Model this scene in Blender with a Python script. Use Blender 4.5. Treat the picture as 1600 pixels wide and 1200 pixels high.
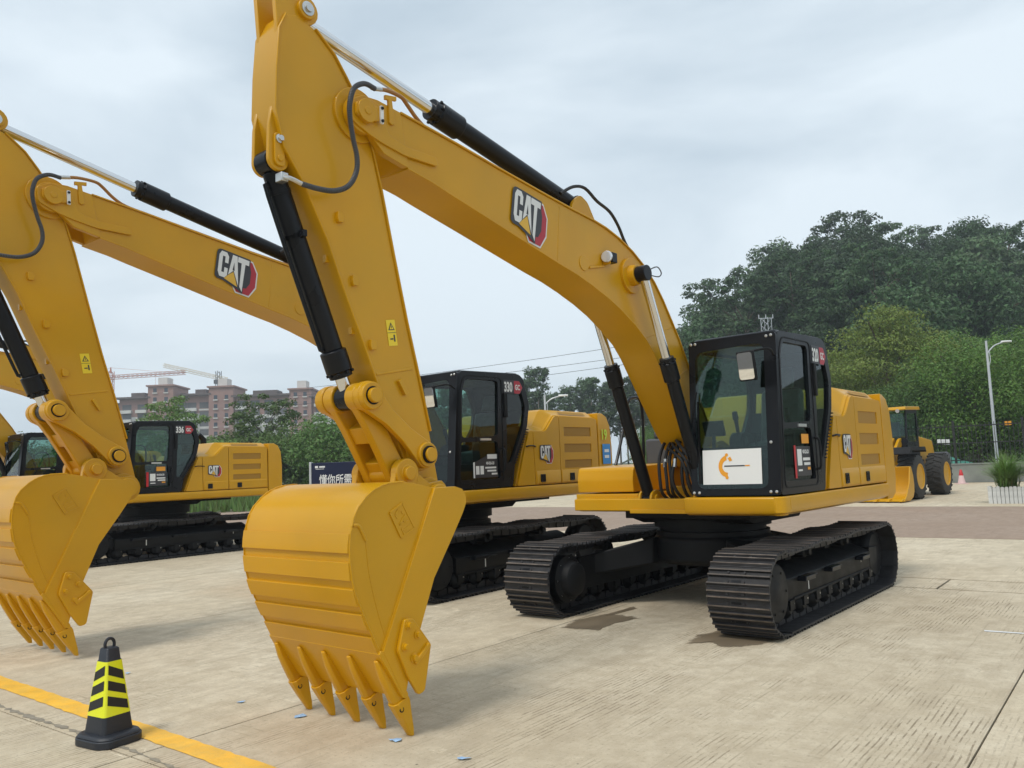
import bpy, bmesh, math, random
from mathutils import Vector, Matrix
for _o in list(bpy.data.objects): bpy.data.objects.remove(_o)
SC = bpy.context.scene
COL = SC.collection
RAD = math.radians
# ------------------------------------------------------------------ camera, sky, sun, exposure
CAM_H = 1.653
FPX = 1299.187                       # focal length in photo pixels (1600 wide)
FW = Vector((0.0, 0.99509538, 0.09892014))
RT = Vector((0.99924363, 0.00384667, -0.03869585))
UP = Vector((0.03888658, -0.09884532, 0.99434272))
cam = bpy.data.cameras.new('camera'); cam.sensor_width = 36.0; cam.sensor_fit = 'HORIZONTAL'
cam.lens = FPX / 1600 * 36.0; cam.clip_start = 0.05; cam.clip_end = 3000
co = bpy.data.objects.new('camera', cam); COL.objects.link(co)
co.matrix_world = Matrix(((RT.x, UP.x, -FW.x, 0), (RT.y, UP.y, -FW.y, 0), (RT.z, UP.z, -FW.z, CAM_H), (0, 0, 0, 1)))
SC.camera = co
SUN_EL, SUN_AZ = RAD(58), RAD(-140)     # azimuth measured from +Y (view direction) towards +X: sun behind and left of the camera
w = bpy.data.worlds.new('World'); SC.world = w; w.use_nodes = True
wn = w.node_tree; wn.nodes.clear()
def wnode(t): return wn.nodes.new(t)
wo = wnode('ShaderNodeOutputWorld'); bg = wnode('ShaderNodeBackground'); bg.inputs[1].default_value = 0.1
sky = wnode('ShaderNodeTexSky'); sky.sky_type = 'NISHITA'; sky.sun_disc = False
sky.sun_elevation = SUN_EL; sky.sun_rotation = SUN_AZ
sky.air_density = 1.2; sky.dust_density = 3.0; sky.ozone_density = 1.5
tc = wnode('ShaderNodeTexCoord'); mp = wnode('ShaderNodeMapping'); mp.inputs['Scale'].default_value = (1.0, 1.0, 2.6)
wn.links.new(tc.outputs['Generated'], mp.inputs['Vector'])
nz = wnode('ShaderNodeTexNoise'); nz.inputs['Scale'].default_value = 1.7; nz.inputs['Detail'].default_value = 6; nz.inputs['Roughness'].default_value = 0.5
nz.inputs['Distortion'].default_value = 0.35
wn.links.new(mp.outputs[0], nz.inputs['Vector'])
cr = wnode('ShaderNodeValToRGB')
cr.color_ramp.elements[0].position = 0.36; cr.color_ramp.elements[0].color = (4.45, 5.4, 6.2, 1)
cr.color_ramp.elements[1].position = 0.62; cr.color_ramp.elements[1].color = (7.3, 8.15, 8.75, 1)
wn.links.new(nz.outputs[0], cr.inputs[0])
mxs = wnode('ShaderNodeMixRGB'); mxs.inputs[0].default_value = 0.9
wn.links.new(sky.outputs[0], mxs.inputs[1]); wn.links.new(cr.outputs[0], mxs.inputs[2])
wn.links.new(mxs.outputs[0], bg.inputs[0]); wn.links.new(bg.outputs[0], wo.inputs[0])
sl = bpy.data.lights.new('sun', 'SUN'); sl.energy = 1.5; sl.angle = RAD(16); sl.color = (1.0, 0.96, 0.9)
so = bpy.data.objects.new('sun', sl); COL.objects.link(so)
sd = Vector((math.sin(SUN_AZ) * math.cos(SUN_EL), math.cos(SUN_AZ) * math.cos(SUN_EL), math.sin(SUN_EL)))
so.rotation_euler = sd.to_track_quat('Z', 'Y').to_euler(); so.location = (0, 0, 60)
SC.render.engine = 'CYCLES'
vs = SC.view_settings; vs.view_transform = 'Standard'; vs.look = 'None'; vs.exposure = 0.31; vs.gamma = 1.0; vs.use_curve_mapping = False
SC.cycles.max_bounces = 5; SC.cycles.diffuse_bounces = 3; SC.cycles.glossy_bounces = 2; SC.cycles.volume_bounces = 0; SC.cycles.transparent_max_bounces = 10

# ------------------------------------------------------------------ materials
MATS = {}
def mat(name, col, rough=0.5, metal=0.0, coat=0.0, var=0.0, vscale=3.0, bump=0.0, bscale=40.0, island=0.0, spec=0.5, objrand=0.0, col2=None, cscale=2.0, emit=0.0):
    """Principled material: col with brightness variation (noise), optional second colour in blotches, fine bump."""
    m = bpy.data.materials.new(name); m.use_nodes = True; nt = m.node_tree; n = nt.nodes; L = nt.links
    b = n['Principled BSDF']
    b.inputs['Roughness'].default_value = rough; b.inputs['Metallic'].default_value = metal
    b.inputs['Coat Weight'].default_value = coat; b.inputs['Coat Roughness'].default_value = 0.09
    b.inputs['Specular IOR Level'].default_value = spec
    b.inputs['Base Color'].default_value = (*col, 1)
    tcx = n.new('ShaderNodeTexCoord')
    cur = None
    if col2 is not None:
        t = n.new('ShaderNodeTexNoise'); t.inputs['Scale'].default_value = cscale; t.inputs['Detail'].default_value = 8; t.inputs['Roughness'].default_value = 0.65
        L.new(tcx.outputs['Object'], t.inputs['Vector'])
        r = n.new('ShaderNodeValToRGB'); r.color_ramp.elements[0].position = 0.42; r.color_ramp.elements[1].position = 0.62
        r.color_ramp.elements[0].color = (*col, 1); r.color_ramp.elements[1].color = (*col2, 1)
        L.new(t.outputs[0], r.inputs[0]); cur = r.outputs[0]
    if var or island or objrand:
        hs = n.new('ShaderNodeHueSaturation')
        if cur is None: hs.inputs['Color'].default_value = (*col, 1)
        else: L.new(cur, hs.inputs['Color'])
        val = None
        if var:
            t = n.new('ShaderNodeTexNoise'); t.inputs['Scale'].default_value = vscale; t.inputs['Detail'].default_value = 7
            L.new(tcx.outputs['Object'], t.inputs['Vector'])
            mr = n.new('ShaderNodeMapRange'); mr.inputs[1].default_value = 0.25; mr.inputs[2].default_value = 0.75
            mr.inputs[3].default_value = 1 - var; mr.inputs[4].default_value = 1 + var
            L.new(t.outputs[0], mr.inputs[0]); val = mr.outputs[0]
            mr2 = n.new('ShaderNodeMapRange'); mr2.inputs[1].default_value = 0.3; mr2.inputs[2].default_value = 0.7
            mr2.inputs[3].default_value = max(0.02, rough - var * 0.35); mr2.inputs[4].default_value = min(1, rough + var * 0.35)
            L.new(t.outputs[0], mr2.inputs[0]); L.new(mr2.outputs[0], b.inputs['Roughness'])
        def mulrand(src, amt, val):
            mr = n.new('ShaderNodeMapRange'); mr.inputs[3].default_value = 1 - amt; mr.inputs[4].default_value = 1 + amt
            L.new(src, mr.inputs[0])
            if val is None: return mr.outputs[0]
            mm = n.new('ShaderNodeMath'); mm.operation = 'MULTIPLY'; L.new(val, mm.inputs[0]); L.new(mr.outputs[0], mm.inputs[1]); return mm.outputs[0]
        if island:
            g = n.new('ShaderNodeNewGeometry'); val = mulrand(g.outputs['Random Per Island'], island, val)
            mrh = n.new('ShaderNodeMapRange'); mrh.inputs[3].default_value = 0.5 - island * 0.05; mrh.inputs[4].default_value = 0.5 + island * 0.05
            L.new(g.outputs['Random Per Island'], mrh.inputs[0]); L.new(mrh.outputs[0], hs.inputs['Hue'])
        if objrand:
            oi = n.new('ShaderNodeObjectInfo'); val = mulrand(oi.outputs['Random'], objrand, val)
        L.new(val, hs.inputs['Value']); cur = hs.outputs[0]
    if cur is not None: L.new(cur, b.inputs['Base Color'])
    if bump:
        t = n.new('ShaderNodeTexNoise'); t.inputs['Scale'].default_value = bscale; t.inputs['Detail'].default_value = 4
        L.new(tcx.outputs['Object'], t.inputs['Vector'])
        bp = n.new('ShaderNodeBump'); bp.inputs['Strength'].default_value = bump; bp.inputs['Distance'].default_value = 0.02
        L.new(t.outputs[0], bp.inputs['Height']); L.new(bp.outputs[0], b.inputs['Normal'])
    MATS[name] = m
    return m
YEL = mat('yellow_paint', (0.61, 0.302, 0.002), 0.33, coat=0.1, var=0.07, vscale=1.6, spec=0.34, bump=0.02, bscale=22, col2=(0.575, 0.300, 0.006), cscale=.9)
YELD = mat('yellow_mesh', (0.36, 0.185, 0.015), 0.6, var=0.05)
BLK = mat('black_paint', (0.008, 0.009, 0.0115), 0.3, coat=0.0, var=0.12, vscale=4, spec=0.24)
BLKF = mat('black_frame', (0.009, 0.0095, 0.0105), 0.55, var=0.2, vscale=5, spec=0.2)
STEEL = mat('track_steel', (0.026, 0.0255, 0.027), 0.48, var=0.35, vscale=9, objrand=0.25, bump=0.15, bscale=60, spec=0.3)
WORN = mat('worn_grouser', (0.088, 0.071, 0.058), 0.5, var=0.55, vscale=14, objrand=0.35)
CHROME = mat('chrome', (0.72, 0.72, 0.72), 0.13, metal=1.0)
ZINC = mat('zinc', (0.62, 0.62, 0.6), 0.35, metal=0.9, var=0.1)
COPPER = mat('painted_pipe', (0.33, 0.15, 0.03), 0.45)
RUB = mat('rubber', (0.018, 0.018, 0.019), 0.55, var=0.2, vscale=8)
TYRE = mat('tyre', (0.03, 0.029, 0.027), 0.8, var=0.3, vscale=6, bump=0.2)
WHITE = mat('white', (0.78, 0.78, 0.76), 0.45)
LWHITE = mat('logo_white', (0.72, 0.72, 0.70), 0.4)
LDARK = mat('logo_dark', (0.035, 0.035, 0.04), 0.4)
LRED = mat('logo_red', (0.42, 0.02, 0.035), 0.4)
LYEL = mat('logo_yellow', (0.72, 0.42, 0.04), 0.4)
RED = mat('red', (0.52, 0.015, 0.02), 0.45)
WARN = mat('warning_yellow', (0.85, 0.62, 0.02), 0.4)
ORANGE = mat('orange', (0.82, 0.34, 0.02), 0.45)
BLUE = mat('blue', (0.03, 0.25, 0.62), 0.4)
LIME = mat('lime', (0.55, 0.75, 0.05), 0.5)
NAVY = mat('navy', (0.006, 0.012, 0.045), 0.35, var=0.1)
SEATM = mat('seat_cover', (0.14, 0.15, 0.155), 0.4, var=0.2, vscale=12, bump=0.7, bscale=14)
CABIN = mat('cab_lining', (0.045, 0.046, 0.048), 0.6)
GREYP = mat('grey_plastic', (0.08, 0.083, 0.09), 0.5, var=0.1)
GALV = mat('galvanised', (0.55, 0.57, 0.58), 0.45, metal=0.3, var=0.08)
MIRROR = mat('mirror_glass', (0.9, 0.9, 0.9), 0.02, metal=1.0)
def glass(name, tint, fac):
    m = bpy.data.materials.new(name); m.use_nodes = True; nt = m.node_tree; n = nt.nodes; L = nt.links; n.clear()
    o = n.new('ShaderNodeOutputMaterial'); t = n.new('ShaderNodeBsdfTransparent'); t.inputs[0].default_value = (*tint, 1)
    g = n.new('ShaderNodeBsdfGlossy'); g.inputs['Roughness'].default_value = 0.015; g.inputs[0].default_value = (0.92, 0.96, 0.96, 1)
    f = n.new('ShaderNodeFresnel'); f.inputs[0].default_value = 1.5
    a = n.new('ShaderNodeMath'); a.operation = 'MULTIPLY_ADD'; a.inputs[1].default_value = 1.0; a.inputs[2].default_value = fac
    L.new(f.outputs[0], a.inputs[0])
    mx = n.new('ShaderNodeMixShader'); L.new(a.outputs[0], mx.inputs[0]); L.new(t.outputs[0], mx.inputs[1]); L.new(g.outputs[0], mx.inputs[2])
    L.new(mx.outputs[0], o.inputs[0]); MATS[name] = m; return m
GLASS = glass('cab_glass', (0.66, 0.79, 0.75), 0.0)
LENS = mat('lamp_lens', (0.7, 0.72, 0.74), 0.08, metal=0.6)

# ------------------------------------------------------------------ geometry helpers
I4 = Matrix.Identity(4)
class MB:
    def __init__(s): s.v = []; s.f = []; s.m = []
    def add(s, vs_, fs, mi=0):
        k = len(s.v); s.v += [tuple(q) for q in vs_]
        for f in fs: s.f.append([i + k for i in f]); s.m.append(mi)
        return s
    def box(s, c, d, mi=0, M=None):
        x, y, z = d[0] / 2, d[1] / 2, d[2] / 2
        vs_ = [Vector((sx * x, sy * y, sz * z)) for sx in (-1, 1) for sy in (-1, 1) for sz in (-1, 1)]
        if M is not None: vs_ = [M @ q for q in vs_]
        vs_ = [q + Vector(c) for q in vs_]
        return s.add(vs_, [(0, 1, 3, 2), (4, 6, 7, 5), (0, 4, 5, 1), (2, 3, 7, 6), (0, 2, 6, 4), (1, 5, 7, 3)], mi)
    def bb(s, x0, x1, y0, y1, z0, z1, mi=0):
        return s.box(((x0 + x1) / 2, (y0 + y1) / 2, (z0 + z1) / 2), (abs(x1 - x0), abs(y1 - y0), abs(z1 - z0)), mi)
    def prism(s, poly, y0, y1, mi=0):
        n = len(poly)
        vs_ = [(x, y0, z) for x, z in poly] + [(x, y1, z) for x, z in poly]
        fs = [tuple(range(n)), tuple(range(2 * n - 1, n - 1, -1))] + [(i, (i + 1) % n, n + (i + 1) % n, n + i) for i in range(n)]
        return s.add(vs_, fs, mi)
    def zprism(s, poly, z0, z1, mi=0):
        n = len(poly)
        vs_ = [(x, y, z0) for x, y in poly] + [(x, y, z1) for x, y in poly]
        fs = [tuple(range(n)), tuple(range(2 * n - 1, n - 1, -1))] + [(i, (i + 1) % n, n + (i + 1) % n, n + i) for i in range(n)]
        return s.add(vs_, fs, mi)
    def loft(s, secs, mi=0, cap=True):
        n = len(secs[0]); vs_ = [q for sec in secs for q in sec]; fs = []
        for k in range(len(secs) - 1):
            for i in range(n):
                j = (i + 1) % n; fs.append((k * n + i, k * n + j, (k + 1) * n + j, (k + 1) * n + i))
        if cap: fs += [tuple(range(n)), tuple(range(len(vs_) - 1, len(vs_) - n - 1, -1))]
        return s.add(vs_, fs, mi)
    def cyl(s, p0, p1, r0, r1=None, seg=20, mi=0, cap=True):
        r1 = r0 if r1 is None else r1
        p0 = Vector(p0); p1 = Vector(p1); d = (p1 - p0).normalized()
        a = d.orthogonal().normalized(); b = d.cross(a)
        secs = []
        for p, r in ((p0, r0), (p1, r1)):
            secs.append([p + (a * math.cos(t) + b * math.sin(t)) * r for t in [2 * math.pi * i / seg for i in range(seg)]])
        return s.loft(secs, mi, cap)
    def revolve(s, p0, axis, prof, seg=24, mi=0, cap=True):
        """prof: list of (distance along axis, radius)"""
        p0 = Vector(p0); d = Vector(axis).normalized(); a = d.orthogonal().normalized(); b = d.cross(a)
        secs = [[p0 + d * t + (a * math.cos(q) + b * math.sin(q)) * r for q in [2 * math.pi * i / seg for i in range(seg)]] for t, r in prof]
        return s.loft(secs, mi, cap)
    def tube(s, pts, r, seg=10, mi=0, sub=4):
        pts = smooth_path([Vector(q) for q in pts], sub) if sub > 1 else [Vector(q) for q in pts]
        secs = []; prev = None
        for i, q in enumerate(pts):
            d = (pts[min(i + 1, len(pts) - 1)] - pts[max(i - 1, 0)]).normalized()
            if prev is None: a = d.orthogonal().normalized()
            else: a = (prev - d * prev.dot(d)).normalized()
            prev = a; b = d.cross(a)
            secs.append([q + (a * math.cos(t) + b * math.sin(t)) * r for t in [2 * math.pi * k / seg for k in range(seg)]])
        return s.loft(secs, mi)
    def strip(s, line, y0, y1, t, mi=0):
        """plate of thickness t following an XZ polyline, offset to its left"""
        n = len(line); off = []
        for i in range(n):
            a = Vector(line[max(i - 1, 0)]); b = Vector(line[min(i + 1, n - 1)]); d = (b - a).normalized()
            off.append((line[i][0] - d.y * t, line[i][1] + d.x * t))
        return s.prism(list(line) + off[::-1], y0, y1, mi)
    def build(s, name, mats, parent=None, xf=None, bevel=0.0, smooth=35, loc=None, seg=2):
        me = bpy.data.meshes.new(name); me.from_pydata(s.v, [], s.f)
        if not isinstance(mats, (list, tuple)): mats = [mats]
        for m_ in mats: me.materials.append(m_)
        me.polygons.foreach_set('material_index', s.m)
        bm = bmesh.new(); bm.from_mesh(me); bmesh.ops.recalc_face_normals(bm, faces=bm.faces); bm.to_mesh(me); bm.free()
        if xf is not None: me.transform(xf)
        if smooth:
            me.polygons.foreach_set('use_smooth', [True] * len(me.polygons)); me.set_sharp_from_angle(angle=RAD(smooth))
        me.update()
        o = bpy.data.objects.new(name, me); COL.objects.link(o)
        if parent is not None: o.parent = parent
        if loc is not None: o.location = loc
        if bevel:
            b = o.modifiers.new('bevel', 'BEVEL'); b.width = bevel; b.segments = seg; b.limit_method = 'ANGLE'; b.angle_limit = RAD(38); b.use_clamp_overlap = True
        return o
def smooth_path(p, sub):
    out = []
    for i in range(len(p) - 1):
        p0 = p[max(i - 1, 0)]; p1 = p[i]; p2 = p[i + 1]; p3 = p[min(i + 2, len(p) - 1)]
        for k in range(sub):
            t = k / sub
            out.append(0.5 * ((2 * p1) + (p2 - p0) * t + (2 * p0 - 5 * p1 + 4 * p2 - p3) * t * t + (3 * p1 - p0 - 3 * p2 + p3) * t ** 3))
    out.append(p[-1]); return out
def arc(cx, cz, r, a0, a1, n):
    return [(cx + r * math.cos(RAD(a0 + (a1 - a0) * i / n)), cz + r * math.sin(RAD(a0 + (a1 - a0) * i / n))) for i in range(n + 1)]
def rrect(x0, x1, z0, z1, r, n=5):
    return arc(x1 - r, z1 - r, r, 0, 90, n) + arc(x0 + r, z1 - r, r, 90, 180, n) + arc(x0 + r, z0 + r, r, 180, 270, n) + arc(x1 - r, z0 + r, r, 270, 360, n)
def rounded(poly, r, n=4):
    """round the corners of a polygon (list of (x, z) or (x, z, r))"""
    out = []; k = len(poly)
    for i in range(k):
        a = Vector(poly[i - 1][:2]); b = Vector(poly[i][:2]); c = Vector(poly[(i + 1) % k][:2])
        rr = poly[i][2] if len(poly[i]) > 2 else r
        u = (a - b); v = (c - b); lu, lv = u.length, v.length
        d = min(rr, lu * 0.45, lv * 0.45)
        if d < 1e-4: out.append(tuple(b)); continue
        p = b + u.normalized() * d; q = b + v.normalized() * d
        for j in range(n + 1):
            t = j / n; w_ = p * (1 - t) ** 2 + b * 2 * t * (1 - t) + q * t * t; out.append((w_.x, w_.y))
    return out
def plate_mesh(outer, holes, t):
    """flat plate with holes in local XY, thickness t centred on z = 0, as (verts, faces)"""
    cu = bpy.data.curves.new('tmp', 'CURVE'); cu.dimensions = '2D'; cu.fill_mode = 'BOTH'; cu.extrude = t / 2
    for loop in [outer] + list(holes):
        sp = cu.splines.new('POLY'); sp.points.add(len(loop) - 1)
        for i, q in enumerate(loop): sp.points[i].co = (q[0], q[1], 0, 1)
        sp.use_cyclic_u = True
    ob = bpy.data.objects.new('tmp', cu); COL.objects.link(ob)
    dg = bpy.context.evaluated_depsgraph_get(); me = bpy.data.meshes.new_from_object(ob.evaluated_get(dg))
    v = [tuple(q.co) for q in me.vertices]; f = [tuple(q.vertices) for q in me.polygons]
    bpy.data.objects.remove(ob); bpy.data.curves.remove(cu); bpy.data.meshes.remove(me)
    return v, f
def text_geo(body, size=1.0, sx=1.0, bold=0.0, shear=0.0):
    cu = bpy.data.curves.new('tmp', 'FONT'); cu.body = body; cu.size = size; cu.resolution_u = 3; cu.offset = bold; cu.shear = shear
    cu.align_x = 'LEFT'
    ob = bpy.data.objects.new('tmp', cu); COL.objects.link(ob)
    dg = bpy.context.evaluated_depsgraph_get(); me = bpy.data.meshes.new_from_object(ob.evaluated_get(dg))
    v = [(q.co.x * sx, q.co.y, 0.0) for q in me.vertices]; f = [tuple(q.vertices) for q in me.polygons]
    bpy.data.objects.remove(ob); bpy.data.curves.remove(cu); bpy.data.meshes.remove(me)
    return v, f
def to_side(vs_, x, y, z, s=1.0, rot=0.0, sgn=-1):
    """flat local (u, v, n) onto a machine's left face: u runs backwards (-X), v up, n outwards (+Y)"""
    c, sn = math.cos(rot), math.sin(rot); out = []
    for u, v, *n in vs_:
        uu = (u * c - v * sn) * s; vv = (u * sn + v * c) * s
        out.append((x + sgn * uu, y + (n[0] if n else 0.0), z + vv))
    return out
def to_front(vs_, x, y, z, s=1.0):
    """flat local (u, v, n) onto a machine's front face: u runs to +Y, v up, n forward"""
    return [(x + (n[0] if n else 0.0), y + u * s, z + v * s) for u, v, *n in vs_]
def poly_sheet(mb, poly, n0, mapf, mi):
    """flat polygon as a thin raised sheet"""
    k = len(poly)
    mb.add(mapf([(u, v, n0) for u, v in poly]), [tuple(range(k))], mi)
def thing(name, label, cat, loc=(0, 0, 0), rz=0.0, group=None):
    o = bpy.data.objects.new(name, None); COL.objects.link(o); o.empty_display_size = 0.3
    o.location = loc; o.rotation_euler = (0, 0, rz); tag(o, label, cat, group); return o
def tag(o, label=None, cat=None, group=None, kind=None):
    if label: o['label'] = label
    if cat: o['category'] = cat
    if group: o['group'] = group
    if kind: o['kind'] = kind
    return o
def at(px, py, d):
    """world point seen at photo pixel (px, py) at forward distance d from the camera"""
    v = FW + RT * ((px - 800) / FPX) - UP * ((py - 600) / FPX)
    return Vector((0, 0, CAM_H)) + v * (d / v.y)
def gnd(px, py):
    v = FW + RT * ((px - 800) / FPX) - UP * ((py - 600) / FPX)
    return Vector((0, 0, CAM_H)) + v * (-CAM_H / v.z)
# ------------------------------------------------------------------ ground
GA = RAD(-37.5); GU = Vector((math.cos(GA), math.sin(GA), 0)); GV = Vector((-math.sin(GA), math.cos(GA), 0))
def g2w(u, v, z=0.0): q = GU * u + GV * v; return (q.x, q.y, z)
def concrete(name, base, light, dark, groove=1.0, scale=1.0):
    m = bpy.data.materials.new(name); m.use_nodes = True; nt = m.node_tree; n = nt.nodes; L = nt.links; b = n['Principled BSDF']
    b.inputs['Roughness'].default_value = 0.8; b.inputs['Specular IOR Level'].default_value = 0.3
    g = n.new('ShaderNodeNewGeometry'); mp_ = n.new('ShaderNodeMapping'); mp_.vector_type = 'POINT'; mp_.inputs['Rotation'].default_value = (0, 0, -GA)
    L.new(g.outputs['Position'], mp_.inputs['Vector'])
    oi = n.new('ShaderNodeObjectInfo')
    def noise(sc, det=6, ro=.6, vec=None, stretch=None, dist=0.0):
        t = n.new('ShaderNodeTexNoise'); t.inputs['Scale'].default_value = sc; t.inputs['Detail'].default_value = det; t.inputs['Roughness'].default_value = ro; t.inputs['Distortion'].default_value = dist
        src = vec or mp_.outputs[0]
        if stretch:
            q = n.new('ShaderNodeMapping'); q.inputs['Scale'].default_value = stretch; L.new(src, q.inputs['Vector']); src = q.outputs[0]
        L.new(src, t.inputs['Vector']); return t.outputs[0]
    def ramp(src, p0, p1, c0=(0, 0, 0, 1), c1=(1, 1, 1, 1)):
        r = n.new('ShaderNodeValToRGB'); r.color_ramp.elements[0].position = p0; r.color_ramp.elements[1].position = p1
        r.color_ramp.elements[0].color = c0; r.color_ramp.elements[1].color = c1; L.new(src, r.inputs[0]); return r.outputs[0]
    def mix(f, a, c, mode='MIX', fac=None):
        x = n.new('ShaderNodeMixRGB'); x.blend_type = mode
        if fac is not None: x.inputs[0].default_value = fac
        else: L.new(f, x.inputs[0])
        for i, s_ in ((1, a), (2, c)):
            if isinstance(s_, tuple): x.inputs[i].default_value = (*s_, 1) if len(s_) == 3 else s_
            else: L.new(s_, x.inputs[i])
        return x.outputs[0]
    def mul(a, c):
        x = n.new('ShaderNodeMath'); x.operation = 'MULTIPLY'; L.new(a, x.inputs[0])
        if isinstance(c, float): x.inputs[1].default_value = c
        else: L.new(c, x.inputs[1])
        return x.outputs[0]
    col = mix(ramp(noise(.35, 5, .65), .35, .66), base, light)
    col = mix(ramp(noise(2.4, 5, .7, stretch=(1.6, .7, 1)), .46, .72), col, dark)
    rust = ramp(noise(.22, 5, .5), .58, .72)
    col = mix(mul(rust, .5), col, (base[0] * .95, base[1] * .72, base[2] * .55))
    # pale scuffs dragged across the slab
    sc = mul(ramp(noise(3.0, 5, .75, stretch=(.28, 1.5, 1), dist=.6), .63, .70), ramp(noise(.8, 3), .5, .62))
    col = mix(mul(sc, 1.0), col, (light[0] * 1.35, light[1] * 1.35, light[2] * 1.35))
    col = mix(mul(ramp(noise(5.5, 6, .75), .40, .60), .55), col, (base[0] * .80, base[1] * .78, base[2] * .75))
    col = mix(mul(ramp(noise(13, 5, .8, dist=.8), .60, .72), .55), col, (light[0] * 1.25, light[1] * 1.25, light[2] * 1.25))
    # fine speckle and pits
    col = mix(mul(ramp(noise(38, 3, .7), .57, .70), .55), col, (dark[0] * .6, dark[1] * .58, dark[2] * .55))
    vo = n.new('ShaderNodeTexVoronoi'); vo.inputs['Scale'].default_value = 3.1; L.new(mp_.outputs[0], vo.inputs['Vector'])
    pit = ramp(vo.outputs['Distance'], .018, .03, (1, 1, 1, 1), (0, 0, 0, 1)); col = mix(mul(pit, .8), col, (.07, .06, .05))
    h = noise(26, 6, .7)
    if groove:
        # tined grooves running along v, worn away in patches
        sx = n.new('ShaderNodeSeparateXYZ'); L.new(mp_.outputs[0], sx.inputs[0])
        wob = n.new('ShaderNodeMath'); wob.operation = 'MULTIPLY_ADD'; L.new(noise(.9, 2), wob.inputs[0]); wob.inputs[1].default_value = .06; L.new(sx.outputs[0], wob.inputs[2])
        def lines(period, width):
            a = n.new('ShaderNodeMath'); a.operation = 'DIVIDE'; L.new(wob.outputs[0], a.inputs[0]); a.inputs[1].default_value = period
            f = n.new('ShaderNodeMath'); f.operation = 'FRACT'; L.new(a.outputs[0], f.inputs[0])
            c = n.new('ShaderNodeMath'); c.operation = 'LESS_THAN'; L.new(f.outputs[0], c.inputs[0]); c.inputs[1].default_value = width; return c.outputs[0]
        patch = mul(ramp(noise(1.1, 4, .6, stretch=(1.2, .6, 1)), .47, .58), ramp(noise(11, 4, .8, stretch=(1.5, .35, 1)), .44, .56))
        gl = mul(lines(.036, .30), patch)
        big = mul(lines(.46, .025), ramp(noise(2.0, 6, .7), .40, .60))
        # cross brush lines
        wv = n.new('ShaderNodeMath'); wv.operation = 'DIVIDE'; L.new(sx.outputs[1], wv.inputs[0]); wv.inputs[1].default_value = .11
        fr = n.new('ShaderNodeMath'); fr.operation = 'FRACT'; L.new(wv.outputs[0], fr.inputs[0])
        lt = n.new('ShaderNodeMath'); lt.operation = 'LESS_THAN'; L.new(fr.outputs[0], lt.inputs[0]); lt.inputs[1].default_value = .16
        cross = mul(mul(lt.outputs[0], ramp(noise(1.3, 4, .6), .56, .66)), ramp(noise(14, 4, .7), .45, .6))
        col = mix(mul(gl, .78 * groove), col, (dark[0] * .45, dark[1] * .42, dark[2] * .38))
        col = mix(mul(big, .25 * groove), col, (dark[0] * .4, dark[1] * .38, dark[2] * .34))
        col = mix(mul(cross, .5 * groove), col, (dark[0] * .5, dark[1] * .48, dark[2] * .42))
    streak = ramp(noise(22, 4, .75, stretch=(1.0, .07, 1)), .52, .68); col = mix(mul(streak, .16), col, (dark[0] * .62, dark[1] * .6, dark[2] * .56))
    st2 = ramp(noise(7, 5, .8, stretch=(.12, 1.0, 1)), .56, .74); col = mix(mul(st2, .14), col, (dark[0] * .75, dark[1] * .72, dark[2] * .66))
    hs = n.new('ShaderNodeHueSaturation'); mr = n.new('ShaderNodeMapRange'); mr.inputs[3].default_value = .94; mr.inputs[4].default_value = 1.05
    L.new(oi.outputs['Random'], mr.inputs[0]); L.new(mr.outputs[0], hs.inputs['Value']); L.new(col, hs.inputs['Color']); L.new(hs.outputs[0], b.inputs['Base Color'])
    bp = n.new('ShaderNodeBump'); bp.inputs['Strength'].default_value = .25; bp.inputs['Distance'].default_value = .01; L.new(h, bp.inputs['Height'])
    L.new(bp.outputs[0], b.inputs['Normal'])
    return m
CONC = concrete('concrete', (.575, .485, .345), (.68, .595, .45), (.46, .38, .27))
ROADM = concrete('road_surface', (.36, .262, .192), (.42, .32, .245), (.30, .22, .165), groove=0.0)
JOINT = mat('joint_dirt', (.07, .062, .05), .9, var=.3, vscale=6)
GRASSM = mat('grass_ground', (.06, .085, .025), .9, var=.3, vscale=.4, col2=(.10, .095, .04), cscale=.15)
PAINT = mat('line_paint', (.92, .50, .045), .6, var=.12, vscale=5, col2=(.80, .47, .07), cscale=7, bump=.2)
WET = mat('wet_patch', (.225, .175, .115), .42, var=.2, vscale=3)
mb = MB(); mb.bb(-1200, 1200, -400, 2400, -.5, -.06); tag(mb.build('ground', GRASSM, smooth=0), kind='structure')
mb = MB(); mb.zprism([g2w(-75, -14)[:2], g2w(75, -14)[:2], g2w(75, 47)[:2], g2w(-75, 47)[:2]], -.055, -.03)
pave = tag(mb.build('pavement', JOINT, smooth=0), kind='structure')
SLABC = {}
def slab(u0, u1, v0, v1, z0=-.04, z1=0.0, gap=.006, m=None, name='slab'):
    key = (round(u1 - u0, 3), round(v1 - v0, 3), z1, (m or CONC).name)
    if key not in SLABC:
        mb = MB(); a, b = (u1 - u0) / 2 - gap, (v1 - v0) / 2 - gap; mb.bb(-a, a, -b, b, z0, z1)
        o = mb.build(name, m or CONC, pave, bevel=0, smooth=0); SLABC[key] = o.data
    else:
        o = bpy.data.objects.new(name, SLABC[key]); COL.objects.link(o); o.parent = pave
    o.location = g2w((u0 + u1) / 2, (v0 + v1) / 2); o.rotation_euler = (0, 0, GA); return o
US = [-5.07 + 4.14 * k for k in range(-10, 12)]
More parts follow.
